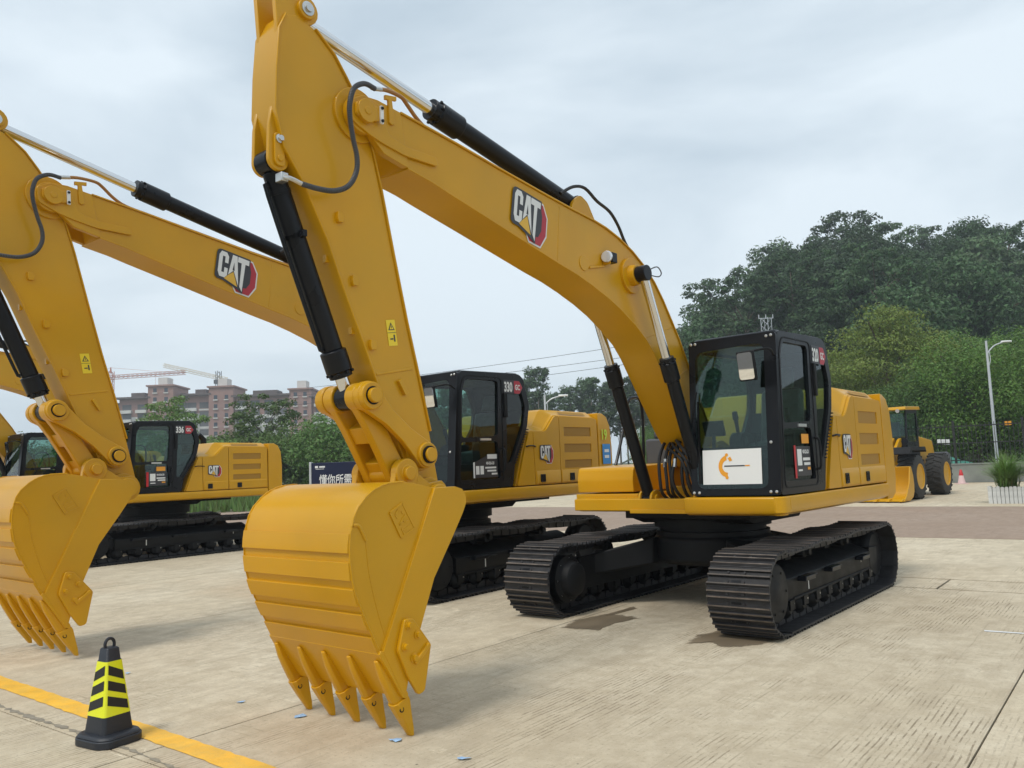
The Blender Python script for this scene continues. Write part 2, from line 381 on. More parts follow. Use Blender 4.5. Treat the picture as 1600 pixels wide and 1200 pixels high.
for k in range(len(US) - 1):
    for v0, v1 in ((-5.7, 2.68), (2.68, 11.1)):
        if -45 < US[k] < 35: slab(US[k], US[k + 1], v0, v1)
    slab(US[k], US[k + 1], 12.0, 17.5); slab(US[k], US[k + 1], 27.2, 36.5); slab(US[k], US[k + 1], 36.5, 46.5)
for k in range(44): slab(-22 + 1.04 * k, -22 + 1.04 * (k + 1), 11.13, 11.97, gap=.014, name='drain_cover')
mb = MB(); mb.zprism([g2w(-60, 17.5)[:2], g2w(60, 17.5)[:2], g2w(60, 27.2)[:2], g2w(-60, 27.2)[:2]], -.02, .004)
tag(mb.build('road', ROADM, smooth=0), kind='structure')
# painted line with worn edges
rnd = random.Random(3)
p0 = Vector((-4.46, 7.28)); p1 = Vector((-1.58, 4.935)); dd = (p1 - p0).normalized(); nn = Vector((-dd.y, dd.x)); A_ = []; B_ = []
for k in range(140):
    t = -3 + k * .07; q = p0 + dd * t; A_.append(q + nn * (.085 + rnd.uniform(-.007, .007))); B_.append(q - nn * (.085 + rnd.uniform(-.007, .007)))
mb = MB(); k = len(A_); mb.add([(q.x, q.y, .004) for q in A_] + [(q.x, q.y, .004) for q in B_], [(i, i + 1, k + i + 1, k + i) for i in range(k - 1)])
tag(mb.build('painted_line', PAINT, smooth=0), kind='structure')
# crumbled joint beside it
A_ = []; B_ = []
for k in range(260):
    t = -3 + k * .037; q = p0 + dd * t - nn * (.27 + .03 * math.sin(t * 1.7)); wd = max(.002, .012 + rnd.uniform(-.012, .022)); A_.append(q + nn * wd); B_.append(q - nn * wd * rnd.uniform(.4, 1.4))
mb = MB(); k = len(A_); mb.add([(q.x, q.y, .003) for q in A_] + [(q.x, q.y, .003) for q in B_], [(i, i + 1, k + i + 1, k + i) for i in range(k - 1)])
tag(mb.build('crack', mat('crack_fill', (.27, .235, .18), .95, var=.3, vscale=20), smooth=0), kind='structure')
def soft_edges(m):
    """fade a stain out at its rim, broken up by noise"""
    nt = m.node_tree; n = nt.nodes; L = nt.links; b = n['Principled BSDF']
    at_ = n.new('ShaderNodeAttribute'); at_.attribute_name = 'core'; g = n.new('ShaderNodeNewGeometry')
    t = n.new('ShaderNodeTexNoise'); t.inputs['Scale'].default_value = 9; t.inputs['Detail'].default_value = 6; L.new(g.outputs['Position'], t.inputs['Vector'])
    s_ = n.new('ShaderNodeMath'); s_.operation = 'ADD'; L.new(at_.outputs['Fac'], s_.inputs[0]); L.new(t.outputs[0], s_.inputs[1])
    mr = n.new('ShaderNodeMapRange'); mr.inputs[1].default_value = .62; mr.inputs[2].default_value = 1.05; mr.inputs[4].default_value = .9; L.new(s_.outputs[0], mr.inputs[0]); L.new(mr.outputs[0], b.inputs['Alpha'])
soft_edges(WET)
def patch(name, pts, m, z, jit=.02, seed=1):
    r = random.Random(seed); P = []
    for i in range(len(pts)):
        a = Vector(pts[i]); b = Vector(pts[(i + 1) % len(pts)])
        for k in range(8): q = a.lerp(b, k / 8); P.append((q.x + r.uniform(-jit, jit), q.y + r.uniform(-jit, jit), z))
    c = Vector((sum(q[0] for q in P) / len(P), sum(q[1] for q in P) / len(P), z)); k = len(P)
    V = [tuple(c + (Vector(q) - c) * 1.12) for q in P] + [tuple(c + (Vector(q) - c) * .62) for q in P] + [tuple(c)]
    F = [(i, (i + 1) % k, k + (i + 1) % k, k + i) for i in range(k)] + [(k + i, k + (i + 1) % k, 2 * k) for i in range(k)]
    mb = MB(); mb.add(V, F); o = mb.build(name, m, smooth=0)
    at_ = o.data.attributes.new('core', 'FLOAT', 'POINT'); at_.data.foreach_set('value', [0.0] * k + [1.0] * (k + 1))
    return tag(o, kind='structure')
patch('wet_patch', [gnd(*q)[:2] for q in ((878, 982), (900, 969), (945, 960), (975, 962), (998, 966), (955, 976), (935, 986), (915, 984))], WET, .0035, .012, 2)
patch('wet_patch', [gnd(*q)[:2] for q in ((1072, 1006), (1090, 993), (1125, 985), (1180, 985), (1225, 1000), (1170, 1010), (1125, 1012), (1110, 1004))], WET, .0035, .015, 3)
patch('wet_patch', [gnd(*q)[:2] for q in ((940, 962), (990, 948), (996, 951), (950, 963))], WET, .0032, .006, 4)
mb = MB(); q = [gnd(*p) for p in ((1538, 987), (1600, 991), (1600, 989.5), (1538, 985))]; mb.add([(a.x, a.y, .004) for a in q], [(0, 1, 2, 3)]); tag(mb.build('chalk_mark', WHITE, smooth=0), kind='structure')
# ------------------------------------------------------------------ excavator
YC = 0.06
def emblem(name, parent, x, y, z, h, rot=0.0, xf=None):
    mb = MB(); f = lambda q: to_side(q, x, y, z, h, rot)
    hexo = [(0.86, 1.04), (1.03, 1.02), (1.21, 0.74), (1.21, 0.28), (1.02, -0.04), (0.60, -0.04), (0.46, 0.16), (0.7, 0.4)]
    hexr = [(0.88, 1.0), (1.01, 0.98), (1.17, 0.72), (1.17, 0.30), (1.0, 0.0), (0.62, 0.0), (0.50, 0.17), (0.7, 0.4)]
    hexd = [(0.88, 0.96), (0.94, 0.9), (1.0, 0.70), (1.0, 0.36), (0.9, 0.18), (0.74, 0.16), (0.6, 0.4)]
    back = rounded([(-0.05, 0.25), (-0.05, 1.05, .14), (0.95, 1.05), (0.95, 0.80), (0.84, 0.78), (0.80, -0.02), (0.62, 0.07), (0.2, 0.19), (0.03, 0.19)], 0.03, 3)
    C = [(.02, .40), (.02, .88), (.08, 1.0), (.23, 1.0), (.30, .90), (.30, .70), (.20, .70), (.20, .87), (.125, .87), (.125, .41), (.20, .41), (.20, .56), (.30, .56), (.30, .36), (.23, .27), (.08, .27)]
    A1 = [(.325, .39), (.405, 1.0), (.46, 1.0), (.47, .80), (.44, .56), (.475, .56)]
    A2 = [(.46, 1.0), (.545, 1.0), (.655, .16), (.475, .56), (.505, .56), (.47, .80)]
    T = [(.57, 1.0), (.91, 1.0), (.91, .85), (.80, .85), (.775, .04), (.69, .16), (.685, .85), (.57, .85)]
    tri = [(.475, .52), (.63, .13), (.22, .25), (.34, .39)]
    e = 0.004 / h * 1.0
    e2 = 0.0025
    def sh(poly, k, mi): poly_sheet(mb, poly, 0.003 + e2 * k, f, mi)
    sh(hexo, 0, 0); sh(hexr, 1, 2); sh(hexd, 2, 1); sh(back, 3, 1); sh(C, 4, 0); sh(A1, 4, 0); sh(A2, 4, 0); sh(T, 4, 0); sh(tri, 4, 3)
    return mb.build(name, [LWHITE, LDARK, LRED, LYEL], parent, xf, smooth=0)
def track_path(n):
    top = [(1.72, .752), (1.45, .738), (1.0, .742), (.62, .765), (.25, .748), (-.15, .745), (-.6, .768), (-1.0, .748), (-1.4, .74), (-1.72, .752)]
    pts = arc(1.72, .396, .356, -90, 90, 24)[:-1] + [tuple(q) for q in smooth_path([Vector(q) for q in top], 5)] + arc(-1.72, .396, .356, 90, 270, 24)[1:]
    pts += [(x / 10, .04) for x in range(-17, 18, 2)]
    P = [Vector(q) for q in pts]; P.append(P[0]); L = [0]
    for i in range(len(P) - 1): L.append(L[-1] + (P[i + 1] - P[i]).length)
    out = []; k = 0
    for i in range(n):
        s = L[-1] * i / n
        while L[k + 1] < s: k += 1
        q = P[k].lerp(P[k + 1], (s - L[k]) / max(1e-6, L[k + 1] - L[k]))
        out.append(q)
    res = []
    for i in range(n):
        d = (out[(i + 1) % n] - out[i - 1]).normalized(); res.append((out[i], d))
    return res, L[-1] / n
SHOE = None
def shoe_mesh(pitch):
    global SHOE
    if SHOE: return SHOE
    mb = MB(); h = pitch / 2; w = 0.3
    prof = [(-h - .012, 0), (h - .004, 0), (h - .002, .012), (h - .022, .014), (h - .028, .034), (h - .040, .034), (h - .048, .014), (.018, .013), (.012, .038), (-.004, .038), (-.010, .013), (-h + .030, .013), (-h + .022, .036), (-h + .008, .036), (-h - .002, .016), (-h - .012, .014)]
    mb.prism(prof, -w, w)
    for x in (h - .034, .004, -h + .015):          # worn crests
        zz = .0345 if x > .02 else (.0385 if x > -.02 else .0365)
        mb.bb(x - .0065, x + .0065, -w + .002, w - .002, zz - .003, zz + .001, 1)
    for sx in (-.052, .036):
        for sy in (-.10, .055): mb.cyl((sx, sy, .01), (sx, sy, .026), .013, seg=6)
    mb.bb(-.058, -.036, -.065, .03, .0135, .0145, 2)
    o = mb.build('track_shoe', [STEEL, WORN, BLK], None, smooth=0); SHOE = o.data; bpy.data.objects.remove(o); return SHOE

def undercarriage(root, MT, detail=2):
    n = 49; P, pitch = track_path(n); sm = shoe_mesh(pitch)
    for side in (1, -1):
        cy = side * 1.2086
        mb = MB()                                        # chain of links inside the shoes
        for q, d in P:
            nx, nz_ = d.y, -d.x
            for yy in (-.085, .085):
                M = Matrix(((d.x, 0, nx), (0, 1, 0), (d.y, 0, nz_))).to_3x3()
                mb.box((q.x - nx * .045, cy + yy, q.y - nz_ * .045), (pitch * 0.86, .035, .075), M=M)
        tr = mb.build('crawler_track', STEEL, root, MT, smooth=0)
        if detail > 1:
            for q, d in P:
                nx, nz_ = d.y, -d.x
                o = bpy.data.objects.new('track_shoe', sm); COL.objects.link(o); o.parent = tr
                o.matrix_local = MT @ Matrix(((d.x, 0, nx, q.x), (0, 1, 0, cy), (d.y, 0, nz_, q.y), (0, 0, 0, 1)))
        else:
            mb = MB(); mb.v = []
            ring = [[(q.x + d.y * .03, cy - .3, q.y - d.x * .03), (q.x + d.y * .03, cy + .3, q.y - d.x * .03), (q.x, cy + .3, q.y), (q.x, cy - .3, q.y)] for q, d in P]
            mb.loft(ring + [ring[0]], cap=False); mb.build('shoe_belt', STEEL, tr, MT)
        # side frame
        yo, yi = cy + side * .17, cy - side * .2
        mb = MB()
        sec = lambda x, k=1.0: [(x, yi, .24), (x, yo - side * .02, .24), (x, yo, .27), (x, yo, .47 * k + .47 * (1 - k)), (x, yo - side * .04, .5), (x, yi + side * .05, .60), (x, yi, .60)]
        mb.loft([sec(-1.36), sec(1.34)])
        mb.prism([(1.30, .30), (1.42, .30), (1.60, .36), (1.60, .44), (1.42, .50), (1.30, .50)], yi, yo - side * .05)
        mb.prism([(-1.33, .27), (-1.62, .33), (-1.64, .50), (-1.33, .52)], yi + side * .03, yo + side * .004)
        mb.bb(-1.3, 1.2, yo, yo + side * .012, .26, .285)
        fr = mb.build('track_frame', BLKF, root, MT, bevel=.012)
        mb = MB(); mb.revolve((1.72, cy - side * .16, .396), (0, side, 0), [(0, .2), (.02, .27), (.1, .28), (.32, .28), (.37, .272), (.385, .255), (.39, .10), (.392, .095)], 32)
        for k in range(6): a = k * math.pi / 3; mb.cyl((1.72 + .2 * math.cos(a), cy + side * .23, .396 + .2 * math.sin(a)), (1.72 + .2 * math.cos(a), cy + side * .236, .396 + .2 * math.sin(a)), .012, seg=8)
        mb.build('final_drive', BLKF, fr, MT)
        mb = MB(); mb.revolve((1.66, cy - side * .16, .40), (0, -side, 0), [(0, .26), (.10, .26), (.13, .2), (.2, .18), (.22, .15)], 24)
        for k in range(8): a = k * math.pi / 4; mb.cyl((1.66 + .22 * math.cos(a), cy - side * .26, .4 + .22 * math.sin(a)), (1.66 + .22 * math.cos(a), cy - side * .275, .4 + .22 * math.sin(a)), .014, seg=6, mi=1)
        mb.build('travel_motor', [BLKF, ZINC], fr, MT)
        mb = MB(); mb.revolve((-1.72, cy - .13, .396), (0, 1, 0), [(0, .1), (.0, .25), (.03, .28), (.08, .3), (.18, .3), (.23, .28), (.26, .25), (.26, .1)], 28)
        mb.build('idler_wheel', BLKF, fr, MT)
        for k in range(8):
            x = -1.28 + k * .365
            mb = MB(); mb.revolve((x, cy - .17, .20), (0, 1, 0), [(0, .06), (.03, .10), (.07, .115), (.1, .09), (.24, .09), (.27, .115), (.31, .10), (.34, .06)], 14)
            for s_ in (-1, 1): mb.bb(x - .06, x + .06, cy + s_ * .17 - .02, cy + s_ * .17 + .02, .18, .27)
            mb.cyl((x - .045, yo + side * .005, .235), (x - .045, yo + side * .02, .235), .012, seg=6, mi=1)
            mb.build('track_roller', [BLKF, ZINC], fr, MT)
        for x in (.62, -.6):
            mb = MB(); mb.revolve((x, cy - .1, .665), (0, 1, 0), [(0, .04), (.02, .06), (.2, .06), (.22, .04), (.26, .035)], 14)
            mb.prism([(x - .09, .55), (x + .09, .55), (x + .04, .68), (x - .04, .68)], cy - side * .16, cy - side * .08)
            mb.build('carrier_roller', BLKF, fr, MT)
        for x in (.93, .15, -.92):
            mb = MB(); mb.prism([(x - .14, .425), (x + .14, .425), (x + .12, .47), (x - .14, .47)], yo, yo + side * .09)
            mb.prism([(x - .40, .44), (x - .14, .43), (x - .14, .465)], yo, yo + side * .03)
            mb.build('step', BLK, fr, MT, bevel=.006)
        mb = MB(); mb.bb(.76, .775, yo + side * .001, yo + side * .004, .31, .42); mb.bb(-1.0, -.99, yo + side * .001, yo + side * .004, .38, .46)
        mb.build('marker_sticker', WHITE, fr, MT, smooth=0)
    # car body with four legs
    mb = MB()
    mb.revolve((0, 0, .46), (0, 0, 1), [(0, .62), (.05, .70), (.28, .70), (.34, .64)], 28)
    for sx in (-1, 1):
        for sy in (-1, 1):
            a = Vector((sx * .30, sy * .45)); b = Vector((sx * .78, sy * 1.06))
            def leg(pt, wd, z0, z1):
                d = Vector((-sy * .0 + .0, 0)); return [(pt.x - wd, pt.y, z0), (pt.x + wd, pt.y, z0), (pt.x + wd, pt.y, z1), (pt.x - wd, pt.y, z1)]
            mb.loft([leg(a, .34, .47, .77), leg(b, .30, .36, .60)])
    cb = mb.build('car_body', BLKF, root, MT, bevel=.02)
    mb = MB(); mb.revolve((0, 0, .78), (0, 0, 1), [(0, .6), (0, .66), (.05, .66), (.055, .62), (.1, .62), (.105, .68), (.30, .68), (.30, .5)], 40)
    mb.build('swing_bearing', BLKF, root, MT)

def cyl2(a, b, t0, t1): a = Vector(a); b = Vector(b); return a.lerp(b, t0), a.lerp(b, t1)
def ram(root, name, P0, P1, y, rb, rr, tg, gl, xf, eye_w, clevis=None, boot=False):
    """hydraulic cylinder: base pin P0, rod pin P1 (XZ), tg = barrel end fraction, gl = gland length (m)"""
    A = Vector((P0[0], y, P0[1])); B = Vector((P1[0], y, P1[1])); Ln = (B - A).length; d = (B - A) / Ln
    g0 = A + d * (Ln * tg - gl); g1 = A + d * (Ln * tg)
    mb = MB(); mb.cyl(A + d * (rb * .9), g0, rb, seg=28)
    mb.cyl(A - Vector((0, eye_w, 0)), A + Vector((0, eye_w, 0)), rb * 1.15, seg=24)
    mb.revolve(g0, d, [(0, rb), (.01, rb * 1.28), (gl * .78, rb * 1.28), (gl * .80, rb * 1.12), (gl, rb * 1.12)], 28)
    for k in range(8):
        t = k * math.pi / 4; o_ = d.orthogonal().normalized(); o2 = d.cross(o_)
        q = g0 + d * (gl * .8) + (o_ * math.cos(t) + o2 * math.sin(t)) * rb * 1.2; mb.cyl(q, q + d * .02, .014, seg=6)
    c = mb.build(name, BLK, root, xf, smooth=30, bevel=.004)
    mb = MB(); mb.cyl(g1, B - d * (rr * 1.0), rr, seg=24); mb.build('piston_rod', CHROME, c, xf)
    mb = MB(); mb.cyl(B - Vector((0, eye_w, 0)), B + Vector((0, eye_w, 0)), rr * 1.75, seg=24); mb.build('rod_eye', BLK if boot else YEL, c, xf, bevel=.006)
    return c, A, B, d
def hose_ribbed(mb, pts, r, n):
    pts = smooth_path([Vector(q) for q in pts], 8); L = [0]
    for i in range(len(pts) - 1): L.append(L[-1] + (pts[i + 1] - pts[i]).length)
    mb.tube(pts, r, 10, sub=1)
    k = 0
    for i in range(n):
        s = L[-1] * (i + .5) / n
        while L[k + 1] < s: k += 1
        q = pts[k].lerp(pts[k + 1], (s - L[k]) / max(1e-6, L[k + 1] - L[k])); d = (pts[k + 1] - pts[k]).normalized()
        mb.cyl(q - d * .0035, q + d * .0035, r * 1.28, seg=10, mi=1)

def front(root, ML, detail=2):
    X = ML
    # ---- boom
    up = [(5.09, 4.31), (4.79, 4.275), (4.5, 4.24), (4.01, 4.17), (3.36, 4.085), (2.9, 4.03), (2.6, 4.0), (2.38, 3.965), (2.14, 3.90), (1.91, 3.81), (1.7, 3.695), (1.5, 3.545), (1.34, 3.375), (1.18, 3.17), (1.03, 2.97), (.88, 2.73), (.68, 2.38), (.45, 2.03), (.24, 1.78)]
    lo = [(.52, 1.60), (.72, 1.76), (.92, 1.96), (1.10, 2.18), (1.30, 2.43), (1.46, 2.63), (1.58, 2.78), (1.72, 2.915), (1.93, 3.05), (2.18, 3.18), (2.4, 3.27), (2.67, 3.36), (2.92, 3.43), (3.2, 3.49), (3.62, 3.59), (4.04, 3.69), (4.6, 3.82), (4.78, 3.865), (5.03, 3.91)]
    mb = MB(); foot = arc(.37, 1.69, .165, 150, 320, 10)
    mb.prism(up + foot + lo, YC - .195, YC + .195)
    mb.strip(up[::-1], YC - .212, YC + .212, .016); mb.strip(lo[::-1], YC - .212, YC + .212, .016)
    nose = [(5.02, 3.905), (5.26, 3.955)] + arc(5.45, 4.195, .14, -115, 80, 12) + [(5.31, 4.345), (5.09, 4.318)]
    for s_ in (1, -1):
        mb.prism(nose, YC + s_ * .15, YC + s_ * .205)
        mb.prism(rounded([(4.72, 3.99), (5.06, 3.985), (5.28, 4.02), (5.40, 4.05), (5.57, 4.12), (5.58, 4.26), (5.45, 4.335), (5.30, 4.30), (5.22, 4.10), (5.02, 4.06), (4.74, 4.06)], .03), YC + s_ * .20, YC + s_ * .222)
        mb.cyl((1.96, YC + s_ * .19, 3.55), (1.96, YC + s_ * .225, 3.55), .185, seg=32)
        mb.cyl((1.96, YC + s_ * .19, 3.55), (1.96, YC + s_ * .29, 3.55), .115, .10, seg=28)
        mb.cyl((.37, YC + s_ * .19, 1.69), (.37, YC + s_ * .30, 1.69), .13, seg=24)
        for xa, za, xb, zb in ((3.13, 4.03, 3.2, 3.5), (1.16, 3.10, 1.72, 2.93), (.86, 2.66, 1.34, 2.46)):
            dv = Vector((xb - xa, zb - za)); nn = Vector((-dv.y, dv.x)).normalized() * .004
            mb.prism([(xa + nn.x, za + nn.y), (xb + nn.x, zb + nn.y), (xb - nn.x, zb - nn.y), (xa - nn.x, za - nn.y)], YC + s_ * .19, YC + s_ * .1985)
    boom = mb.build('boom', YEL, root, X, bevel=.006)
    emblem('maker_emblem', boom, 3.85, YC + .197, 3.655, .40, RAD(-9.5), X)
    mb = MB()                                                # nose pin cap with keeper plate
    mb.cyl((5.45, YC + .2, 4.205), (5.45, YC + .262, 4.205), .085, seg=24)
    mb.prism(rounded([(5.54, 4.26), (5.54, 4.15), (5.36, 4.15), (5.30, 4.19), (5.31, 4.27)], .03), YC + .222, YC + .25)
    mb.cyl((5.45, YC + .26, 4.205), (5.45, YC + .268, 4.205), .03, seg=12)
    mb.build('nose_pin', YEL, boom, X, bevel=.004); mb = MB(); mb.cyl((5.45, YC - .268, 4.205), (5.45, YC - .2, 4.205), .085, seg=24); mb.build('nose_pin', YEL, boom, X, bevel=.004)
    mb = MB(); mb.prism(rounded([(5.335, 4.145), (5.305, 4.145), (5.305, 4.28), (5.335, 4.28)], .008), YC + .25, YC + .262)
    for z in (4.165, 4.26): mb.cyl((5.32, YC + .26, z), (5.32, YC + .272, z), .012, seg=6, mi=1)
    mb.build('keeper_plate', [WHITE, BLK], boom, X)
    mb = MB(); mb.prism([(5.25, 4.40), (5.14, 4.42), (5.14, 4.385), (5.185, 4.38), (5.16, 4.20), (5.19, 4.185), (5.215, 4.2), (5.22, 4.37), (5.25, 4.365)], YC + .20, YC + .222)
    mb.build('hose_bracket', YEL, boom, X, bevel=.004)
    mb = MB(); mb.tube([(5.36, .30, 4.40), (5.22, .27, 4.445), (5.05, .23, 4.465), (4.97, .2, 4.45), (4.86, .2, 4.36), (4.74, .2, 4.305), (4.5, .2, 4.27), (4.01, .2, 4.205), (3.36, .2, 4.12), (2.8, .2, 4.06)], .016, 8)
    mb.build('hydraulic_pipe', COPPER, boom, X)
    hp = [(5.39, .33, 4.38), (5.5, .35, 4.375), (5.6, .36, 4.31), (5.64, .36, 4.21), (5.64, .35, 4.11), (5.6, .33, 3.96), (5.56, .32, 3.84), (5.56, .31, 3.73), (5.62, .30, 3.62), (5.73, .29, 3.56), (5.85, .27, 3.55), (5.97, .25, 3.56)]
    mb = MB(); hose_ribbed(mb, hp, .0148, 110 if detail > 1 else 40)
    mb.build('guarded_hose', [RUB, GREYP], boom, X)
    mb = MB(); mb.tube([(5.97, .25, 3.56), (6.04, .23, 3.585), (6.07, .19, 3.60)], .015, 8); mb.build('hose_fitting', ZINC, boom, X); mb = MB(); mb.cyl((5.41, .32, 4.385), (5.30, .29, 4.42), .018, seg=8); mb.build('hose_fitting', ZINC, boom, X); mb = MB(); mb.box((6.065, .165, 3.60), (.055, .07, .06))
    mb.build('hose_fitting', ZINC, boom, X, bevel=.004)
    # working lamp on the boom side
    mb = MB(); mb.prism(arc(2.78, 3.55, .075, 0, 360, 18)[:-1], YC + .195, YC + .203); mb.prism([(2.70, 3.51), (2.46, 3.56), (2.46, 3.58), (2.70, 3.53)], YC + .2, YC + .215); mb.bb(2.455, 2.465, YC + .2, YC + .29, 3.58, 3.70)
    mb.build('lamp_bracket', YEL, boom, X, bevel=.003)
    mb = MB(); mb.box((2.38, YC + .25, 3.655), (.09, .08, .10)); mb.revolve((2.44, YC + .25, 3.655), (1, .25, 0), [(0, .05), (.03, .058), (.045, .058), (.046, .046)], 18, 1)
    mb.build('work_lamp', [BLK, LENS], boom, X, bevel=.005)
    # hoses over the boom hump and stick cylinder bracket
    mb = MB()
    for s_ in (-.09, .09): mb.prism(rounded([(2.84, 4.01), (2.78, 4.18), (2.66, 4.27), (2.54, 4.22), (2.36, 3.97)], .04), YC + s_ - .02, YC + s_ + .02)
    mb.build('cylinder_bracket', YEL, boom, X, bevel=.005)
    for k, yy in enumerate((-.13, .14)):
        mb = MB(); mb.tube([(2.95, YC + yy * .6, 4.22), (2.78, YC + yy * .8, 4.32), (2.62, YC + yy, 4.335), (2.42, YC + yy, 4.25), (2.2, YC + yy, 4.22 - k * .03), (2.05, YC + yy, 4.10 - k * .03), (1.93, YC + yy, 3.91), (1.7, YC + yy, 3.72), (1.5, YC + yy * .9, 3.6), (1.2, YC + yy * .9, 3.24), (.8, YC + yy * .9, 2.65), (.45, YC + yy * .9, 2.1)], .016, 8)
        mb.build('hydraulic_hose', RUB, boom, X)
    # ---- stick
    rear = [(5.80, 4.72), (5.64, 4.59), (5.54, 4.46), (5.43, 4.30), (5.37, 4.15), (5.31, 3.98), (5.24, 3.72), (5.13, 3.23), (5.02, 2.76), (4.91, 2.34), (4.81, 1.94), (4.74, 1.60)]
    frt = [(5.02, 1.60), (5.10, 1.80), (5.22, 2.07), (5.34, 2.36), (5.42, 2.55), (5.58, 2.90), (5.72, 3.24), (5.91, 3.60), (6.06, 3.81), (6.12, 4.05), (6.11, 4.33), (6.085, 4.62), (6.03, 4.74), (5.93, 4.77)]
    mb = MB(); mb.prism(rear + arc(4.865, 1.46, .15, 170, 350, 10) + frt, YC - .125, YC + .125)
    mb.strip(frt[::-1][1:-1], YC - .142, YC + .142, .014); mb.strip(rear[:-1], YC - .142, YC + .142, -.014)
    for s_ in (1, -1):
        mb.prism([(6.11, 4.40), (6.10, 4.62)] + arc(6.0, 4.86, .13, 20, 110, 5) + arc(5.87, 4.84, .105, 90, 260, 8) + [(5.78, 4.70), (5.7, 4.60), (5.95, 4.45)], YC + s_ * .085, YC + s_ * .1235)
        mb.cyl((5.875, YC + s_ * .08, 4.83), (5.875, YC + s_ * .155, 4.83), .07, seg=20)
        mb.cyl((5.45, YC + s_ * .11, 4.205), (5.45, YC + s_ * .147, 4.205), .20, seg=32)
        # lugs for bucket cylinder
        mb.prism([(6.105, 4.14), (6.125, 4.12), (6.155, 3.95)] + arc(6.085, 3.725, .078, 5, -150, 10) + [(5.98, 3.80)], YC + s_ * .085 - .016, YC + s_ * .085 + .016)
        mb.prism([(5.315, 2.352), (4.965, 2.415), (4.965, 2.395), (5.315, 2.332)], YC + s_ * .12, YC + s_ * .131)
        mb.cyl((4.94, YC + s_ * .12, 1.765), (4.94, YC + s_ * .17, 1.765), .115, seg=24)
        mb.cyl((4.865, YC + s_ * .12, 1.46), (4.865, YC + s_ * .165, 1.46), .14, seg=24)
    stick = mb.build('stick', YEL, root, X, bevel=.006)
    mb = MB()
    for x, z in ((5.50, 2.99), (5.35, 2.55), (5.62, 3.42)):
        mb.prism(rounded([(x - .02, z - .035), (x + .022, z - .04), (x + .03, z - .01), (x + .026, z + .036), (x - .022, z + .03), (x - .032, z)], .006), YC + .12, YC + .155)
        mb.build('hose_clip', YEL, stick, X, bevel=.003); mb = MB()
    M = Matrix.Rotation(RAD(32), 3, 'Y'); mb.box((5.08, YC + .14, 2.26), (.035, .03, .12), M=M)
    mb.build('hose_clip', YEL, stick, X, bevel=.003); mb = MB(); mb.bb(5.66, 5.70, YC + .04, YC + .08, 3.10, 3.18); mb.build('hose_clip', YEL, stick, X, bevel=.003); mb = MB(); mb.bb(5.45, 5.49, YC + .04, YC + .08, 2.62, 2.69)
    mb.build('hose_clip', YEL, stick, X, bevel=.003)
    if detail > 0:
        mb = MB(); q = lambda pts: to_side(pts, 5.19, YC + .128, 2.555, 1.0, RAD(8))
        poly_sheet(mb, [(0, 0), (.085, 0), (.085, .19), (0, .19)], 0, q, 0)
        for pl in ([(.012, .115), (.073, .115), (.0425, .172)], [(.02, .045), (.05, .045), (.05, .055), (.02, .055)], [(.055, .03), (.068, .03), (.068, .08), (.055, .08)], [(0, .095), (.085, .095), (.085, .098), (0, .098)]):
            poly_sheet(mb, pl, .002, q, 1)
        poly_sheet(mb, [(.024, .121), (.061, .121), (.0425, .157)], .003, q, 0)
        poly_sheet(mb, [(.040, .127), (.045, .127), (.046, .146), (.039, .146)], .004, q, 1)
        mb.build('warning_label', [WARN, LDARK], stick, X, smooth=0)
    mb = MB(); mb.prism(rounded([(6.055, 3.89), (6.125, 3.90), (6.125, 3.68), (6.045, 3.67)], .035), YC + .101, YC + .12)
    mb.cyl((6.085, YC + .115, 3.725), (6.085, YC + .13, 3.725), .022, seg=12)
    mb.build('pin_keeper', YEL, stick, X, bevel=.003)
    mb = MB(); mb.revolve((6.09, YC + .118, 3.855), (0, 1, 0), [(0, .03), (.012, .03), (.014, .02), (.03, .018), (.03, .001)], 16); mb.build('bolt', ZINC, stick, X); mb = MB(); mb.revolve((5.875, YC + .15, 4.83), (0, 1, 0), [(0, .05), (.012, .05), (.014, .03), (.03, .028)], 16)
    mb.build('bolt', ZINC, stick, X)
    # ---- cylinders
    ram(root, 'stick_cylinder', (2.63, 4.185), (5.875, 4.83), YC, .080, .052, .60, .34, X, .07)
    c, A, B, d = ram(root, 'bucket_cylinder', (6.085, 3.725), (5.465, 2.175), YC, .073, .048, .905, .20, X, .065, boot=True)
    mb = MB(); o_ = Vector((d.z, 0, -d.x)) * -1
    for t, s_ in ((.12, -1), (.30, 1), (.30, -1)): q = A.lerp(B, t); mb.box(q + Vector((0, s_ * .09, 0)), (.035, .06, .045)); mb.cyl(q - d * .015, q + d * .015, .077, seg=24)
    q0 = A + d * .16; mb.tube([q0 + o_ * .075, q0 + o_ * .1 + d * .05, A.lerp(B, .72) + o_ * .1, A.lerp(B, .76) + o_ * .085], .015, 8)
    mb.build('cylinder_port', BLK, c, X, bevel=.003)
    for s_, nm in ((1, 'lift_cylinder'), (-1, 'lift_cylinder')):
        yy = YC + s_ * .345
        ram(root, nm, (.92, 1.235), (1.96, 3.55), yy, .068, .046, .64, .26, X, .06, boot=True)
    mb = MB(); mb.tube([(1.93, YC + .40, 3.58), (1.80, YC + .42, 3.63), (1.72, YC + .42, 3.58), (1.78, YC + .42, 3.53), (1.92, YC + .40, 3.53)], .006, 6); mb.build('grease_line', RUB, root, X)
    # ---- bucket linkage
    rp, ip, hp_ = (5.465, 2.175), (4.94, 1.765), (5.15, 1.635)
